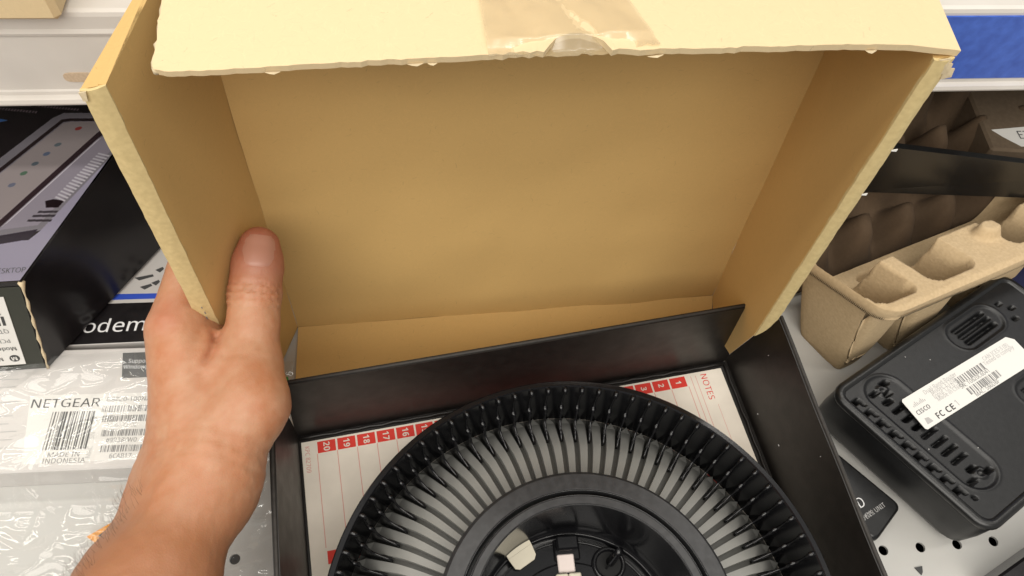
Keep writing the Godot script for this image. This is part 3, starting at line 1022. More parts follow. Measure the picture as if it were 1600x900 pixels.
	lab = put("label", st, M.label_white, t)
	var y := 2.232
	var R := Vector3(1, 0, 0.035).normalized()
	var U := Vector3(0.04, 0, -1).normalized()
	text(lab, "NETGEAR", 0.46, Vector3(-19.48, y, -17.90), R, U, M.ink, false, 1.32)
	barcode(lab, M.ink, Vector3(-20.10, y, -15.35), R, U, 2.15, 2.1, 9, 0.032)
	text(lab, "MADE IN", 0.24, Vector3(-19.0, y, -15.05), R, U, M.ink_grey, false, 1.2)
	text(lab, "INDONESIA", 0.24, Vector3(-18.95, y, -14.72), R, U, M.ink_grey, false, 1.2)
	text(lab, "G8220-100NAS", 0.24, Vector3(-16.2, y, -17.95), R, U, M.ink_grey, false, 1.1)
	for k in 4:
		barcode(lab, M.ink_grey, Vector3(-17.55 + 0.1 * k, y, [-17.28, -16.72, -15.92, -15.06][k]), R, U, 3.2, 0.36, 20 + k, 0.022)
	text(lab, "12 0872 02", 0.18, Vector3(-16.4, y, -16.48), R, U, M.ink_pale)
	text(lab, "#9R38YW0", 0.20, Vector3(-16.3, y, -15.66), R, U, M.ink_grey)
	text(lab, "6CAB17", 0.20, Vector3(-16.2, y, -14.80), R, U, M.ink_grey)
	for e in [["TX", -16.9], ["SN", -16.0], ["MAC", -15.1]]:
		text(lab, e[0], 0.16, Vector3(-17.78, y, e[1]), U, -R, M.ink_pale)
	st = begin()
	decal(st, [Vector3(-17.05, 2.215, -20.75), Vector3(-15.3, 2.215, -20.72), Vector3(-15.2, 2.215, -19.2), Vector3(-16.85, 2.215, -19.2)], Vector3.UP)
	var dk := put("dark_square", st, M.dark_grey_ink, t)
	text(dk, "Support", 0.20, Vector3(-16.1, 2.222, -20.2), R, U, M.white_ink)
	text(dk, "Windows 7", 0.20, Vector3(-16.1, 2.222, -19.85), R, U, M.white_ink)
	st = begin()
	for k in 9:
		var z := -19.5 + 0.44 * k + (0.35 if k > 3 else 0.0)
		var x := -23.4 + 0.09 * k
		decal(st, [Vector3(x - 6, 2.215, z), Vector3(x + 1.25 - 0.2 * (k % 3), 2.215, z), Vector3(x + 1.25 - 0.2 * (k % 3), 2.215, z + 0.05), Vector3(x - 6, 2.215, z + 0.05)], Vector3.UP)
	put("fine_print", st, M.ink_pale, t)

	st = begin()
	var oc := Vector3(-17.35, 0.35, -11.35)
	slab(st, [oc + Vector3(-0.55, 0, 0.05), oc + Vector3(0.5, 0, -0.55), oc + Vector3(0.75, 0, 0.45), oc + Vector3(0.0, 0, 0.45)], Vector3(0, 0.03, 0))
	var os := put("warning_sticker", st, M.orange_sticker)
	tag(os, "small orange sticker on the deck at the left edge of the forearm", "sticker")
	st = begin()
	decal(st, [oc + Vector3(0.0, 0.035, 0.05), oc + Vector3(0.3, 0.035, -0.2), oc + Vector3(0.35, 0.035, 0.1), oc + Vector3(0.5, 0.035, 0.3), oc + Vector3(0.15, 0.035, 0.2)], Vector3.UP)
	put("dark_symbol", st, M.ink, os)
	st = begin()
	tube(st, [Vector3(-10.2, 0.5, -18.9), Vector3(-8.9, 0.55, -19.3), Vector3(-8.35, 0.5, -19.45)], [0.16, 0.16, 0.16], 8)
	tag(put("green_cord", st, M.green_plastic), "short green cord end between the hand and the lid's loose lower edge", "cord")


func plastic_bag():
	var nz := FastNoiseLite.new()
	nz.seed = 12
	nz.frequency = 0.085
	nz.fractal_type = FastNoiseLite.FRACTAL_RIDGED
	nz.fractal_octaves = 3
	var n2 := FastNoiseLite.new()
	n2.seed = 77
	n2.frequency = 0.3
	n2.fractal_type = FastNoiseLite.FRACTAL_RIDGED
	n2.fractal_octaves = 2
	var st := begin()
	st.set_smooth_group(0)
	var nu := 150
	var nv := 140
	var creases := []
	var cr_rng := RandomNumberGenerator.new()
	cr_rng.seed = 31
	for k in 26:
		var a := Vector2(cr_rng.randf_range(-23.5, -9.5), cr_rng.randf_range(-20.0, -6.0))
		var ang := cr_rng.randf_range(-0.5, 1.0) + (1.3 if k % 3 == 0 else 0.0)
		creases.append([a, a + Vector2(cos(ang), sin(ang)) * cr_rng.randf_range(1.5, 6.0), cr_rng.randf_range(0.12, 0.34)])
	var g := []
	for i in nu + 1:
		var row := PackedVector3Array()
		for j in nv + 1:
			var x := lerpf(-24.5, -8.15, float(i) / nu)
			var z := lerpf(-20.6, -5.0, float(j) / nv)
			x += 1.6 * (1.0 - float(i) / nu) * sin(z * 0.6)
			var base := 2.25 if z < -14.3 else maxf(0.06, 2.25 - (z + 14.3) * 1.5)
			if x > -11.2:
				base = minf(base, maxf(0.06, 2.25 - (x + 11.2) * 1.2))
			var h := 0.55 * maxf(0.0, nz.get_noise_2d(x + 0.5 * z, z * 1.6) + 0.2) + 0.12 * maxf(0.0, n2.get_noise_2d(x * 0.6 - z * 0.5, z * 1.3))
			for cr in creases:
				var sg: Vector2 = cr[1] - cr[0]
				var tt := clampf((Vector2(x, z) - cr[0]).dot(sg) / sg.length_squared(), 0.0, 1.0)
				h += cr[2] * sin(tt * PI) * exp(-pow(Vector2(x, z).distance_to(cr[0] + sg * tt) / 0.13, 2.0))
			row.append(Vector3(x, base + 0.06 + h, z))
		g.append(row)
	for i in nu:
		for j in nv:
			q4(st, g[i][j], g[i + 1][j], g[i + 1][j + 1], g[i][j + 1], Vector3.UP)
	st.set_smooth_group(-1)
	tag(put("plastic_bag", st, M.clear_film), "crinkled clear plastic bag over the white carton, left of the forearm", "plastic bag")


# ------------------------------------------------------------------ things to the right
func rounded(w: float, h: float, r: float, n := 6) -> PackedVector2Array:
	var o := PackedVector2Array()
	for c in [[w - r, h - r, 0.0], [r, h - r, PI / 2], [r, r, PI], [w - r, r, PI * 1.5]]:
		for k in n + 1:
			var a: float = c[2] + PI / 2 * k / n
			o.append(Vector2(c[0] + r * cos(a), c[1] + r * sin(a)))
	return o


func rr_sdf(pt: Vector2, c: Vector2, h: Vector2, r: float) -> float:
	var d := (pt - c).abs() - h + Vector2(r, r)
	return minf(maxf(d.x, d.y), 0.0) + Vector2(maxf(d.x, 0), maxf(d.y, 0)).length() - r


func router():
	var t := thing("router", "black router lying upside down, vents up, with a white barcode label on it", "router", Vector3(21.64, 0, -15.3))
	var u := Vector3(0.883, 0, -0.47)
	var v := Vector3(0.589, 0, 0.808)
	var W := 15.2
	var H := 9.9
	var P := func(a, b, y): return u * a + v * b + Vector3(0, y, 0)
	# skirt: from the rim down to a smaller foot
	var st := begin()
	st.set_smooth_group(0)
	var big := rounded(W, H, 0.8)
	var levels := [[3.95, 0.0], [3.5, -0.06], [2.2, -0.08], [0.9, 0.0], [0.3, 0.3], [0.05, 0.6]]
	for k in levels.size() - 1:
		for i in big.size():
			var a := big[i]
			var b := big[(i + 1) % big.size()]
			var c := Vector2(W / 2, H / 2)
			var f := func(q, lv): return P.call(c.x + (q.x - c.x) * (1.0 - lv[1] / c.x), c.y + (q.y - c.y) * (1.0 - lv[1] / c.y), lv[0])
			q4(st, f.call(a, levels[k]), f.call(b, levels[k]), f.call(b, levels[k + 1]), f.call(a, levels[k + 1]), P.call(a.x - c.x, a.y - c.y, 0))
	st.set_smooth_group(-1)
	put("case", st, M.router_black, t)
	st = begin()
	var path := []
	for q in rounded(W - 0.3, H - 0.3, 0.7):
		path.append(P.call(q.x + 0.15, q.y + 0.15, 3.72))
	tube(st, path, [0.3], 10, true)
	put("case_rim", st, M.router_rim, t)
	# underside as a relief with recesses and open slots
	st = begin()
	st.set_smooth_group(0)
	var step := 0.06
	var na := int(W / step)
	var nb := int(H / step)
	var slots := []
	for k in 9:
		slots.append([Vector2(0.50, 1.15 + 0.80 * k), Vector2(0.40, 0.13), 0.04])
		slots.append([Vector2(0.82, 1.30 + 0.80 * k), Vector2(0.10, 0.26), 0.04])
	for k in 7:
		slots.append([Vector2(2.35, 2.75 + 0.62 * k), Vector2(0.55, 0.11), 0.08])
	for e in [[1.9, 1.35], [2.5, 1.75], [2.9, 1.2], [2.1, 2.1], [1.75, 7.7], [2.35, 7.2], [2.95, 7.75]]:
		slots.append([Vector2(e[0], e[1]), Vector2(0.30, 0.13), 0.1])
	for k in 3:
		slots.append([Vector2(10.3, 1.12 + 0.46 * k), Vector2(1.35, 0.13), 0.1])
		slots.append([Vector2(10.3, 5.85 + 0.46 * k), Vector2(1.5, 0.13), 0.1])
	for e in [[12.9, 1.3], [13.3, 1.9], [12.8, 2.5], [13.5, 3.0]]:
		slots.append([Vector2(e[0], e[1]), Vector2(0.22, 0.12), 0.1])
	var relief := func(q: Vector2) -> float:
		var h := 0.0
		for rc in [[Vector2(2.4, 4.5), Vector2(1.15, 3.9), 1.1], [Vector2(10.3, 1.6), Vector2(2.0, 0.95), 0.9], [Vector2(10.3, 6.4), Vector2(2.1, 1.1), 0.9]]:
			var d := rr_sdf(q, rc[0], rc[1], rc[2])
			h -= 0.10 * smoothstep(0.06, -0.10, d)
			h += 0.03 * smoothstep(0.12, 0.0, absf(d - 0.08))
		for e in [[2.4, 1.5], [2.5, 7.6]]:
			var d := q.distance_to(Vector2(e[0], e[1]))
			h += 0.12 * smoothstep(0.42, 0.28, d) - 0.2 * smoothstep(0.2, 0.12, d)
		for s in slots:
			if absf(q.x - s[0].x) < s[1].x + 0.2 and absf(q.y - s[0].y) < s[1].y + 0.2:
				h -= 0.7 * smoothstep(0.02, -0.03, rr_sdf(q, s[0], s[1], s[2]))
		h -= 0.4 * smoothstep(0.16, 0.10, q.distance_to(Vector2(1.0, 8.3)))
		return h
	var hs := []
	for i in na + 1:
		var row := PackedFloat32Array()
		for j in nb + 1:
			row.append(3.9 + relief.call(Vector2(i * step, j * step)))
		hs.append(row)
	for i in na:
		for j in nb:
			var c := Vector2((i + 0.5) * step, (j + 0.5) * step)
			if rr_sdf(c, Vector2(W / 2, H / 2), Vector2(W / 2 - 0.12, H / 2 - 0.12), 0.7) > 0.0:
				continue
			q4(st, P.call(i * step, j * step, hs[i][j]), P.call((i + 1) * step, j * step, hs[i + 1][j]), P.call((i + 1) * step, (j + 1) * step, hs[i + 1][j + 1]), P.call(i * step, (j + 1) * step, hs[i][j + 1]), Vector3.UP)
	st.set_smooth_group(-1)
	put("vented_base", st, M.router_black, t)
	for e in [[3.6, 6.6], [5.2, 0.7], [7.4, 7.4], [1.4, 5.2], [6.2, 1.6], [9.0, 8.1]]:
		st = begin()
		var sp: Vector3 = P.call(e[0], e[1], 3.93)
		box(st, at(sp.x, sp.y, sp.z, Basis(Vector3.UP, e[0])), Vector3(0.07, 0.02, 0.04), 0.005)
		put("dust_speck", st, M.ink_pale, t)
	# label
	var c1: Vector3 = P.call(2.13, 2.58, 3.97)
	var c2: Vector3 = P.call(2.19, 4.39, 3.97)
	var c3: Vector3 = P.call(10.59, 3.16, 3.97)
	var lr := (c3 - c1).normalized()
	var lu := (c1 - c2).normalized()
	lu = (lu - lr * lu.dot(lr)).normalized()
	var lw := 8.9
	var lh := 1.95
	var L := func(a, b, h := 0.0): return c2 + Vector3(0, 0.02 + h, 0) + lr * a + lu * b
	st = begin()
	slab(st, [L.call(0.1, 0), L.call(lw, 0), L.call(lw, lh - 0.35), L.call(lw - 0.35, lh), L.call(0.1, lh), L.call(0, lh - 0.1), L.call(0, 0.1)], Vector3(0, 0.02, 0))
	var lab := put("label", st, M.label_white, t)
	var hh := 0.028
	text(lab, "CISCO", 0.25, L.call(0.72, 0.95, hh), lr, lu, M.ink_grey, true, 1.0)
	st = begin()
	for k in 9:
		var bh: float = [0.10, 0.17, 0.26, 0.17, 0.10, 0.17, 0.26, 0.17, 0.10][k]
		decal(st, [L.call(0.36 + 0.105 * k, 1.28, hh), L.call(0.41 + 0.105 * k, 1.28, hh), L.call(0.41 + 0.105 * k, 1.28 + bh, hh), L.call(0.36 + 0.105 * k, 1.28 + bh, hh)], Vector3.UP)
	put("bar_logo", st, M.ink_pale, lab)
	text(lab, "FC", 0.34, L.call(1.35, 0.30, hh), lr, lu, M.ink, true)
	text(lab, "CE", 0.34, L.call(2.15, 0.30, hh), lr, lu, M.ink, true, 1.2)
	text(lab, "1", 0.34, L.call(2.75, 0.34, hh), lr, lu, M.ink_pale)
	barcode(lab, M.ink_grey, L.call(3.7, 1.05, hh), lr, lu, 2.2, 0.42, 71, 0.035)
	barcode(lab, M.ink_grey, L.call(3.85, 0.30, hh), lr, lu, 2.5, 0.42, 72, 0.03)
	text(lab, "SN: 10820C6041", 0.14, L.call(4.8, 0.92, hh), lr, lu, M.ink_grey)
	text(lab, "MAC: 586D8F", 0.14, L.call(5.0, 0.17, hh), lr, lu, M.ink_grey)
	for k in 4:
		text(lab, ["Dual-Band Router", "Model: E1200", "Input 12V 0.5A", "Made in China"][k], 0.13, L.call(2.75 + 0.05 * k, 1.66 - 0.22 * k, hh), lr, lu, M.ink_pale)
	text(lab, "CAN ICES-3 (B)", 0.14, L.call(7.2, 1.55, hh), lr, lu, M.ink_pale)
	text(lab, "Tested to comply", 0.14, L.call(7.2, 1.3, hh), lr, lu, M.ink_pale)
	st = begin()
	decal(st, [L.call(0.3, 0.2, hh), L.call(0.75, 0.2, hh), L.call(0.65, 0.5, hh), L.call(0.4, 0.55, hh)], Vector3.UP)
	put("faded_logo", st, M.ink_pale, lab)


func small_devices():
	var t := thing("flat_device", "thin black device lying flat between the black box and the upside down router", "device", Vector3(24.9, 0, -9.5))
	var b := Basis(Vector3(-0.64, 0, -0.765), Vector3.UP, Vector3(-0.765, 0, 0.64))
	# local x runs back along the right edge, z to the left along the front edge
	var st := begin()
	st.set_smooth_group(0)
	var out := rounded(5.2, 2.8, 0.4)
	var lv := [[1.5, 0.16], [1.42, 0.03], [1.2, 0.0], [0.5, 0.02], [0.15, 0.12], [0.02, 0.3]]
	for k in lv.size() - 1:
		for i in out.size():
			var f := func(q, l): return b * Vector3(2.6 + (q.x - 2.6) * (1.0 - l[1] / 2.6), l[0], 1.4 + (q.y - 1.4) * (1.0 - l[1] / 1.4))
			var a := out[i]
			var c := out[(i + 1) % out.size()]
			q4(st, f.call(a, lv[k]), f.call(c, lv[k]), f.call(c, lv[k + 1]), f.call(a, lv[k + 1]), b * Vector3(a.x - 2.6, 0, a.y - 1.4))
	st.set_smooth_group(-1)
	var cap := []
	for q in out:
		cap.append(b * Vector3(2.6 + (q.x - 2.6) * (1.0 - 0.16 / 2.6), 1.5, 1.4 + (q.y - 1.4) * (1.0 - 0.16 / 1.4)))
	decal(st, cap, Vector3.UP)
	put("case", st, M.device_black, t)
	var R := Vector3(0.95, 0, -0.30).normalized()
	var U := Vector3(-0.30, 0, -0.95).normalized()
	text(t, "OD", 0.5, Vector3(-2.55, 1.52, -0.25), R, U, M.white_ink)
	text(t, "POWER UNIT", 0.12, Vector3(-1.85, 1.52, 0.25), Vector3(0.9, 0, -0.42), Vector3(-0.42, 0, -0.9), M.ink_pale)
	text(t, "12V (2A)", 0.2, Vector3(-2.3, 1.52, 0.42), Vector3(0.9, 0, -0.42), Vector3(-0.42, 0, -0.9), M.ink_pale)
	st = begin()
	box(st, at(-1.3, 0.7, -0.2), Vector3(0.6, 0.7, 0.7), 0.12)
	put("plug_socket", st, M.device_black, t)

	st = begin()
	box(st, at(31.6, 1.25, -4.6, Basis(Vector3.UP, 0.41)), Vector3(6.0, 2.5, 4.4), 0.12)
	tag(put("black_case", st, M.black_box), "plain black case in front of the router, cut by the lower right frame edge", "case")
	st = begin()
	box(st, at(38.6, 1.6, -23.9, Basis(Vector3.UP, 0.3)), Vector3(7.0, 3.2, 6.0), 0.1)
	tag(put("navy_box", st, M.navy), "dark navy box behind the router at the right edge", "box")


# moulded pulp: a shell whose height over a skewed grid is given by f
func pulp_shell(st, o: Vector3, u: Vector3, v: Vector3, wa: float, wb: float, step: float, f: Callable, lip: float, n0 := Vector3.UP, round_r := 0.0, thick := 0.28):
	var na := int(wa / step)
	var nb := int(wb / step)
	var g := []
	var under := []
	for i in na + 1:
		var row := PackedVector3Array()
		for j in nb + 1:
			var pa := i * step
			var pb := j * step
			if pa < round_r and pb < round_r:   # the near corner is rounded in plan
				var cx := Vector2(round_r - pa, round_r - pb)
				cx /= round_r
				cx = Vector2(cx.x * sqrt(1.0 - cx.y * cx.y / 2.0), cx.y * sqrt(1.0 - cx.x * cx.x / 2.0)) * round_r
				pa = round_r - cx.x
				pb = round_r - cx.y
			row.append(o + u * pa + v * pb + n0 * f.call(i * step, j * step))
		g.append(row)
	for i in na + 1:
		var row := PackedVector3Array()
		for j in nb + 1:
			row.append(g[i][j] - n0 * (thick if i == 0 or j == 0 or i == na or j == nb else thick * 2.0))
		under.append(row)
	st.set_smooth_group(0)
	for i in na:
		for j in nb:
			q4(st, g[i][j], g[i + 1][j], g[i + 1][j + 1], g[i][j + 1], n0)
	st.set_smooth_group(1)
	for i in na:
		for j in nb:
			q4(st, under[i][j], under[i + 1][j], under[i + 1][j + 1], under[i][j + 1], Vector3.DOWN)
	st.set_smooth_group(2)
	var edge := []
	var inner := []
	for i in na + 1:
		edge.append(g[i][0])
		inner.append(under[i][0])
	for j in range(1, nb + 1):
		edge.append(g[na][j])
		inner.append(under[na][j])
	for i in range(na - 1, -1, -1):
		edge.append(g[i][nb])
		inner.append(under[i][nb])
	for j in range(nb - 1, 0, -1):
		edge.append(g[0][j])
		inner.append(under[0][j])
	var mid := o + u * (wa / 2) + v * (wb / 2)
	for k in edge.size():
		var k2: int = (k + 1) % edge.size()
		var out: Vector3 = edge[k] - mid
		out.y = 0
		var d := Vector3(0, -lip, 0) + out.normalized() * 0.10
		var h := Vector3(0, -lip * 0.35, 0) + out.normalized() * 0.14
		q4(st, edge[k], edge[k2], edge[k2] + h, edge[k] + h, out)
		q4(st, edge[k] + h, edge[k2] + h, edge[k2] + d, edge[k] + d, out)
		q4(st, edge[k] + d, edge[k2] + d, inner[k2], inner[k], -out)
	st.set_smooth_group(-1)


func pulp_trays():
	var nz := FastNoiseLite.new()
	nz.seed = 9
	nz.frequency = 0.5
	var u := Vector3(0.943, 0, -0.332)
	var v := Vector3(-0.49, -0.24, -0.84)
	var n := u.cross(v).normalized()
	if n.y < 0:
		n = -n
	var st := begin()
	var hgt := func(a: float, b: float) -> float:
		var cut := 0.0
		# cups along the front with flat bridges between them, an uneven well behind
		for c in [[Vector2(1.5, 3.4), Vector2(1.32, 2.5), 0.75, 7.2], [Vector2(5.6, 3.3), Vector2(1.6, 2.4), 0.8, 7.2], [Vector2(12.1, 3.3), Vector2(1.7, 2.2), 0.8, 7.2], [Vector2(8.5, 7.2), Vector2(8.1, 3.6), 0.6, 3.4]]:
			var w: Vector2 = (Vector2(a, b) - c[0]).abs() / c[1]
			var d: float = (pow(pow(w.x, 6.0) + pow(w.y, 6.0), 1.0 / 6.0) - 1.0) * minf(c[1].x, c[1].y)
			var e := clampf((0.10 - d) / 0.95, 0.0, 1.0)
			cut = maxf(cut, c[3] * (1.0 - pow(1.0 - e, 1.9)))
		cut = minf(cut, 7.05 - 0.25 * b)
		var nub := 0.7 * smoothstep(1.0, 0.5, Vector2((a - 9.9) * 1.0, (b - 2.5) * 1.4).length())
		var soft := minf(minf(a, 16.5 - a), b)
		return -cut + nub - 0.16 * smoothstep(0.3, 0.0, soft) + 0.03 * nz.get_noise_2d(a * 2, b * 2)
	pulp_shell(st, Vector3(24.35, 7.5, -18.05), u, v, 16.5, 6.0, 0.1, hgt, 0.85, n, 1.1, 0.4)
	tag(put("pulp_tray", st, M.pulp), "moulded brown pulp packing tray with deep cups, between the lid and the router", "packing tray")
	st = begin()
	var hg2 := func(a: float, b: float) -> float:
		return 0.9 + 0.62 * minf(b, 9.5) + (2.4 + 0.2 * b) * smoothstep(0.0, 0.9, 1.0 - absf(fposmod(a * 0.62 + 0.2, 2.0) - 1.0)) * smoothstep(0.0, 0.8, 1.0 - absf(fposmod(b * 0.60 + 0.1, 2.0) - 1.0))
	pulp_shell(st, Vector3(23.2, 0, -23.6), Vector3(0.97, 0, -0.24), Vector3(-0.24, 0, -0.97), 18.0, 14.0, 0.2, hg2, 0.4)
	tag(put("pulp_tray", st, M.pulp_shaded), "peaked pulp tray behind the paler pulp tray, deep shade painted into its colour", "packing tray")


func back_clutter():
	var st := begin()
	hexa(st, [Vector3(24.0, 8.1, -25.9), Vector3(42, 5.9, -26.3), Vector3(42, 5.7, -26.9), Vector3(24.0, 7.9, -26.5), Vector3(24.0, 11.6, -26.3), Vector3(42, 7.9, -26.7), Vector3(42, 7.7, -27.3), Vector3(24.0, 11.4, -26.9)])
	tag(put("black_case", st, M.device_black), "long narrow black case lying tilted across the rear pulp tray on the right", "case")
	st = begin()
	box(st, at(37, 7.5, -40.5, Basis(Vector3.UP, -0.05)), Vector3(26, 9, 5), 0.2)
	tag(put("grey_carton", st, M.grey_carton), "grey carton at the back under the blue price strip", "carton")
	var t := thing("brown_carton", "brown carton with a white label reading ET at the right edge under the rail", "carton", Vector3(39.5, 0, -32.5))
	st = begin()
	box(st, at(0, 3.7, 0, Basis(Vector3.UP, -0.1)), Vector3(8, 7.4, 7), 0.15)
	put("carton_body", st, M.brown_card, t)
	st = begin()
	slab(st, [Vector3(-3.7, 7.41, 1.5), Vector3(2.6, 7.41, 1.0), Vector3(2.6, 7.41, 2.9), Vector3(-2.3, 7.41, 2.95), Vector3(-3.2, 7.41, 2.1)], Vector3(0, 0.02, 0))
	var lab := put("label", st, M.label_white, t)
	text(lab, "ETHERNET", 0.62, Vector3(-0.15, 7.44, 2.05), Vector3(1, 0, 0.02), Vector3(0.02, 0, -1), M.ink)


# ------------------------------------------------------------------ the hand
class Field:
	var groups := []      # each: [k, [a, b, ra, rb] ...]
	var blend := 0.4

	func at(q: Vector3) -> float:
		var d := 1e9
		for g in groups:
			var e := 1e9
			var k: float = g[0]
			for i in range(1, g.size()):
				var s: Array = g[i]
				var a: Vector3 = s[0]
				var ab: Vector3 = s[4]
				var t := clampf((q - a).dot(ab) / s[5], 0.0, 1.0)
				var dd := q.distance_to(a + ab * t) - lerpf(s[2], s[3], t)
				var h := maxf(k - absf(e - dd), 0.0) / k
				e = minf(e, dd) - h * h * k * 0.25
			var hh := maxf(blend - absf(d - e), 0.0) / blend
			d = minf(d, e) - hh * hh * blend * 0.25
		return d


func person():
	var F := Field.new()
	var bone := func(a: Vector3, b: Vector3, ra: float, rb: float): return [a, b, ra, rb, b - a, maxf((b - a).length_squared(), 1e-6)]
	var i_mcp := Vector3(-11.7, 10.0, -17.9)
	var spread := Vector3(0.12, -0.60, -0.79).normalized()
	var m_mcp := i_mcp + spread * 1.95
	var r_mcp := i_mcp + spread * 3.75 + Vector3(0.1, -0.1, 0.5)
	var l_mcp := i_mcp + spread * 5.3 + Vector3(0.1, -0.1, 1.2)
	var wr := Vector3(-9.95, 8.3, -11.0)
	var wu := Vector3(-11.35, 6.9, -11.3)
	var wm := (wr + wu) / 2.0
	var t_mcp := Vector3(-8.29, 9.2, -16.3)
	var t_ip := Vector3(-8.12, 10.36, -19.2)
	var t_tip := Vector3(-7.88, 11.3, -21.2)
	var t_cmc := Vector3(-9.0, 8.75, -12.7)
	var thenar := Vector3(-8.1, 9.1, -14.2)
	# palm, wrist and forearm
	F.groups.append([1.3,
		bone.call(wm + Vector3(0.9, 0.5, 0.2), i_mcp + Vector3(0.15, -0.1, 0.3), 1.75, 1.28),
		bone.call(wm, m_mcp, 1.75, 1.25),
		bone.call(wm, r_mcp, 1.6, 1.15),
		bone.call(wu, l_mcp, 1.5, 1.05),
		bone.call(t_cmc, thenar, 1.6, 1.36),
		bone.call(thenar, t_mcp, 1.36, 1.28),
		bone.call(i_mcp + Vector3(0.7, -1.0, 1.2), t_mcp + Vector3(-0.5, -0.3, 0.5), 1.0, 1.0),
		bone.call(wr, wu, 1.66, 1.65),
		bone.call(wr, Vector3(-11.35, 8.9, -6.6), 1.68, 2.2),
		bone.call(wu, Vector3(-12.35, 7.5, -6.9), 1.7, 2.25),
		bone.call(Vector3(-11.35, 8.9, -6.6), Vector3(-13.7, 12.0, 4.0), 2.2, 3.0),
		bone.call(Vector3(-12.35, 7.5, -6.9), Vector3(-14.8, 10.4, 3.6), 2.25, 3.0),
		bone.call(Vector3(-13.6, 12.0, 4.0), Vector3(-16.0, 15.6, 14.0), 3.3, 3.8)])
	# thumb
	F.groups.append([0.45,
		bone.call(t_mcp, t_mcp.lerp(t_ip, 0.55), 1.30, 1.10),
		bone.call(t_mcp.lerp(t_ip, 0.55), t_ip, 1.10, 1.15),
		bone.call(t_ip, t_ip.lerp(t_tip, 0.6), 1.13, 1.10),
		bone.call(t_ip.lerp(t_tip, 0.6), t_tip, 1.10, 0.95)])
	# four fingers pressed against the outside of the lid's left wall
	var fd := Vector3(0.2, 0.06, -0.98).normalized()
	for e in [[i_mcp, 4.0, 2.4, 2.0, 0.98, 0.0], [m_mcp, 4.4, 2.8, 2.1, 0.98, 0.12], [r_mcp, 4.0, 2.6, 2.0, 0.92, 0.22], [l_mcp, 3.1, 2.0, 1.8, 0.80, 0.34]]:
		var a: Vector3 = e[0]
		var d0: Vector3 = (fd + spread * e[5] * 0.4).normalized()
		var b: Vector3 = a + d0 * e[1]
		b.x = -9.15 + (b.z + 22.0) * -0.22 - 1.0 - e[4]
		var c: Vector3 = b + (d0 + Vector3(0, -0.1, 0.05)).normalized() * e[2]
		c.x = -9.15 + (c.z + 22.0) * -0.22 - 0.95 - e[4] * 0.9
		var tp: Vector3 = c + (d0 + Vector3(0, -0.2, 0.1)).normalized() * e[3]
		tp.x = -9.15 + (tp.z + 22.0) * -0.22 - 0.9 - e[4] * 0.8
		F.groups.append([0.3, bone.call(a, b, e[4] * 1.1, e[4]), bone.call(b, c, e[4], e[4] * 0.9), bone.call(c, tp, e[4] * 0.9, e[4] * 0.76)])
	var t := thing("person", "bare left hand and hairy forearm gripping the lid's left side, thumb inside", "person")
	var st := begin()
	net(st, F, Vector3(-20.5, 3.4, -29.0), Vector3(-4.9, 20.0, 15.5), 0.155, t_tip, t_ip, t_mcp, i_mcp)
	var body := MeshInstance3D.new()
	st.generate_normals()
	body.mesh = st.commit()
	body.material_override = M.skin
	body.name = numbered(t, "hand_and_forearm")
	t.add_child(body, true)
	# thumb nail
	var out := (Vector3(0, 41.6, 0) - t_tip).normalized()
	var ax := (t_tip - t_ip).normalized()
	var side := ax.cross(out).normalized()
	out = side.cross(ax).normalized()
	st = begin()
	st.set_smooth_group(0)
	var rows := []
	for i in 15:
		var row := PackedVector3Array()
		for j in 13:
			var w := (j - 6) / 6.0
			var l := i / 14.0
			var half := 0.74 * (1.0 - 0.06 * l)
			var edge := 0.0
			if l < 0.35:
				edge = 0.35 - l
			if l > 0.75:
				edge = l - 0.75
			half *= sqrt(maxf(0.0, 1.0 - pow(edge / 0.42, 2.0)))
			var x := w * half
			var base := t_ip.lerp(t_tip, 0.50) + ax * (1.55 * l)
			# sit on the skin: march in from outside along -out
			var q := base + side * x + out * 2.2
			for s in 40:
				var d := F.at(q)
				if d < 0.004:
					break
				q -= out * d * 0.9
			row.append(q + out * (0.025 - 0.06 * w * w * w * w + 0.02 * sin(l * PI) - (0.05 if l < 0.04 else 0.0)))
		rows.append(row)
	for i in 14:
		for j in 12:
			q4(st, rows[i][j], rows[i + 1][j], rows[i + 1][j + 1], rows[i][j + 1], out)
	st.set_smooth_group(-1)
	put("thumb_nail", st, M.nail, t)
	# hairs on the forearm
	st = begin()
	var r := RandomNumberGenerator.new()
	r.seed = 5
	for k in 420:
		var u := r.randf()
		var c := Vector3(-10.6, 7.9, -10.8).lerp(Vector3(-12.9, 9.2, 0.5), u)
		var ang := r.randf_range(-0.5, 1.0)
		var d := Vector3(-cos(ang), sin(ang), 0.0).normalized()
		var q := c + d * 5.5
		for i in 30:
			var e := F.at(q)
			if e < 0.01:
				break
			q -= d * e * 0.9
		var along := Vector3(-0.1, 0.1, -0.9)
		var e1 := q - d * 0.03
		var e2 := e1 + d * 0.14 + along * 0.22 + Vector3(r.randf_range(-0.1, 0.1), r.randf_range(-0.1, 0.1), 0)
		var e3 := e2 + d * 0.05 + along * r.randf_range(0.15, 0.45) + Vector3(r.randf_range(-0.12, 0.12), r.randf_range(-0.12, 0.1), 0)
		tube(st, [e1, e2, e3], [0.005, 0.004, 0.0015], 3)
	var hair := put("arm_hair", st, M.hair, t)
	hair.set_meta("kind", "stuff")


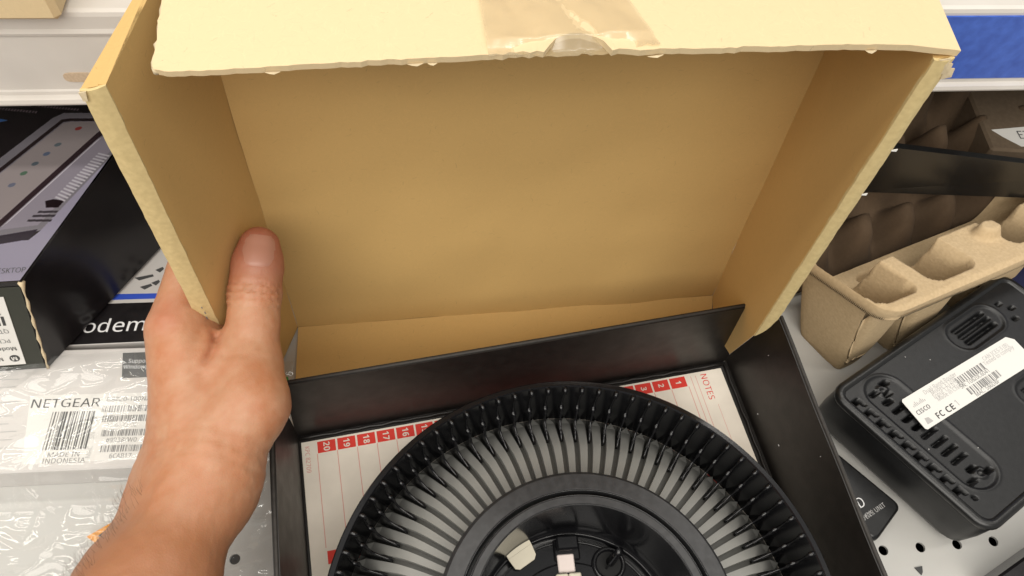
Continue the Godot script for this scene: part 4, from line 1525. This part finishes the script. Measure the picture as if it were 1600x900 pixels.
# surface nets over the field, then creases and colour
func net(st, F: Field, lo: Vector3, hi: Vector3, s: float, t_tip: Vector3, t_ip: Vector3, t_mcp: Vector3, i_mcp: Vector3):
	var B := 4
	var nb := Vector3i(((hi - lo) / (s * B)).ceil())
	var n := nb * B + Vector3i.ONE
	var vals := PackedFloat32Array()
	vals.resize(n.x * n.y * n.z)
	vals.fill(9.0)
	var live := []
	for bx in nb.x:
		for by in nb.y:
			for bz in nb.z:
				var c := lo + Vector3(bx + 0.5, by + 0.5, bz + 0.5) * (s * B)
				if absf(F.at(c)) > s * B * 1.25:
					continue
				live.append(Vector3i(bx, by, bz))
				for i in B + 1:
					for j in B + 1:
						for k in B + 1:
							var x := bx * B + i
							var y := by * B + j
							var z := bz * B + k
							var id := (x * n.y + y) * n.z + z
							if vals[id] == 9.0:
								vals[id] = F.at(lo + Vector3(x, y, z) * s)
	var verts := {}
	var cells := []
	var ed := [[0, 1], [2, 3], [4, 5], [6, 7], [0, 2], [1, 3], [4, 6], [5, 7], [0, 4], [1, 5], [2, 6], [3, 7]]
	for b in live:
		for i in B:
			for j in B:
				for k in B:
					var x: int = b.x * B + i
					var y: int = b.y * B + j
					var z: int = b.z * B + k
					var f := PackedFloat32Array()
					var neg := 0
					for m in 8:
						var w := vals[((x + (m & 1)) * n.y + y + ((m >> 1) & 1)) * n.z + z + (m >> 2)]
						f.append(w)
						if w < 0:
							neg += 1
					if neg == 0 or neg == 8:
						continue
					var sum := Vector3.ZERO
					var cnt := 0
					for e in ed:
						var fa := f[e[0]]
						var fb := f[e[1]]
						if (fa < 0) != (fb < 0):
							var t := fa / (fa - fb)
							var pa := Vector3(e[0] & 1, (e[0] >> 1) & 1, e[0] >> 2)
							var pb := Vector3(e[1] & 1, (e[1] >> 1) & 1, e[1] >> 2)
							sum += pa.lerp(pb, t)
							cnt += 1
					verts[Vector3i(x, y, z)] = lo + (Vector3(x, y, z) + sum / cnt) * s
					cells.append(Vector3i(x, y, z))
	var nz := FastNoiseLite.new()
	nz.seed = 2
	nz.frequency = 0.5
	var ax := (t_tip - t_ip).normalized()
	var cols := {}
	var web := [Vector3(-9.66, 10.43, -17.28), Vector3(-9.65, 10.40, -16.65), Vector3(-9.81, 10.22, -16.18), Vector3(-10.11, 10.04, -15.76)]
	for w in web.size():
		for it in 12:
			var q: Vector3 = web[w]
			var e := 0.05
			var g := Vector3(F.at(q + Vector3(e, 0, 0)) - F.at(q - Vector3(e, 0, 0)), F.at(q + Vector3(0, e, 0)) - F.at(q - Vector3(0, e, 0)), F.at(q + Vector3(0, 0, e)) - F.at(q - Vector3(0, 0, e))).normalized()
			web[w] = q - g * F.at(q) * 0.8
	var wrist := Vector3(-10.3, 9.2, -12.2)
	var arm := Vector3(-0.25, 0.0, 1.0).normalized()
	for key in cells:
		var q: Vector3 = verts[key]
		var e := 0.05
		var g := Vector3(F.at(q + Vector3(e, 0, 0)) - F.at(q - Vector3(e, 0, 0)), F.at(q + Vector3(0, e, 0)) - F.at(q - Vector3(0, e, 0)), F.at(q + Vector3(0, 0, e)) - F.at(q - Vector3(0, 0, e))).normalized()
		var push := 0.0
		# knuckle folds of the thumb
		if q.x > -10.0 and g.dot(Vector3(0, 1, 0.5)) > 0.2:
			var l := (q - t_ip).dot(ax)
			var wob := 0.10 * nz.get_noise_3d(q.x * 4, 0, 3)
			for cr in [[0.05, 0.15], [-0.27, 0.12], [0.36, 0.08], [-0.62, 0.06], [-2.9, 0.04]]:
				push -= cr[1] * exp(-pow((l - cr[0] - wob) / 0.085, 2.0))
			push += 0.05 * exp(-pow((l + 0.1) / 0.5, 2.0))
		# fold of the web where the rim bites
		var dw := 1e9
		for w in web.size() - 1:
			var sg: Vector3 = web[w + 1] - web[w]
			var tt := clampf((q - web[w]).dot(sg) / sg.length_squared(), 0, 1)
			dw = minf(dw, q.distance_to(web[w] + sg * tt) + 0.14 * (w + tt) / web.size())
		push -= 0.20 * exp(-pow(dw / 0.13, 2.0))
		push += 0.07 * exp(-pow((dw - 0.40) / 0.22, 2.0))
		# fine lines across the wrist
		var la := (q - wrist).dot(arm) + 0.35 * nz.get_noise_3d(q.x * 1.4, q.y * 1.4, q.z)
		if absf(la) < 1.6:
			push += 0.022 * sin(la * 11.0) * (1.0 - absf(la) / 1.6)
		push += 0.03 * nz.get_noise_3d(q.x * 2.5, q.y * 2.5, q.z * 2.5)
		# tendons and veins that show through the back of the hand and wrist
		for tn in [[Vector3(-8.4, 10.4, -15.6), Vector3(-9.4, 10.3, -11.6), 0.10, 0.28], [Vector3(-10.9, 10.9, -16.6), Vector3(-10.6, 9.6, -11.8), 0.07, 0.26], [Vector3(-10.3, 10.2, -10.4), Vector3(-12.0, 10.9, -3.0), 0.06, 0.20], [Vector3(-9.6, 10.1, -12.9), Vector3(-11.4, 10.4, -9.0), 0.05, 0.16]]:
			var sg: Vector3 = tn[1] - tn[0]
			var tt := clampf((q - tn[0]).dot(sg) / sg.length_squared(), 0, 1)
			push += tn[2] * exp(-pow(q.distance_to(tn[0] + sg * tt + Vector3(0.25 * sin(tt * 6.0), 0, 0)) / tn[3] * 0.5, 2.0))
		verts[key] = q + g * push
		var mott := nz.get_noise_3d(q.x * 1.1, q.y * 1.1, q.z * 1.1)
		var c := Vector3(0.47, 0.225, 0.122) + Vector3(0.03, 0.06, 0.05) * mott + Vector3(0.03, 0.035, 0.03) * nz.get_noise_3d(q.x * 5.0, q.y * 5.0, q.z * 5.0)
		var red := smoothstep(3.2, 0.6, q.distance_to(t_tip)) * 0.95
		red = maxf(red, 0.35 * smoothstep(1.5, 0.3, q.distance_to(i_mcp + Vector3(0, 1, 0))))
		red = maxf(red, 0.25 * smoothstep(0.6, 0.05, dw))
		c = c.lerp(Vector3(0.40, 0.135, 0.085), red)
		c = c.lerp(Vector3(0.34, 0.145, 0.068), 0.9 * smoothstep(-13.0, -7.0, q.z))
		cols[key] = Color(c.x, c.y, c.z)
	st.set_smooth_group(0)
	var axes := [[Vector3i(1, 0, 0), Vector3i(0, 1, 0), Vector3i(0, 0, 1)], [Vector3i(0, 1, 0), Vector3i(0, 0, 1), Vector3i(1, 0, 0)], [Vector3i(0, 0, 1), Vector3i(1, 0, 0), Vector3i(0, 1, 0)]]
	for key in cells:
		for a in axes:
			var k2: Vector3i = key + a[0]
			var v0 := vals[(key.x * n.y + key.y) * n.z + key.z]
			var v1 := vals[(k2.x * n.y + k2.y) * n.z + k2.z]
			if (v0 < 0) == (v1 < 0):
				continue
			var ring := [key, key - a[1], key - a[1] - a[2], key - a[2]]
			if not (verts.has(ring[1]) and verts.has(ring[2]) and verts.has(ring[3])):
				continue
			if v0 < 0:
				ring.reverse()
			for i in [0, 1, 2, 0, 2, 3]:
				st.set_color(cols[ring[i]])
				st.add_vertex(verts[ring[i]] * CM)
	st.set_smooth_group(-1)
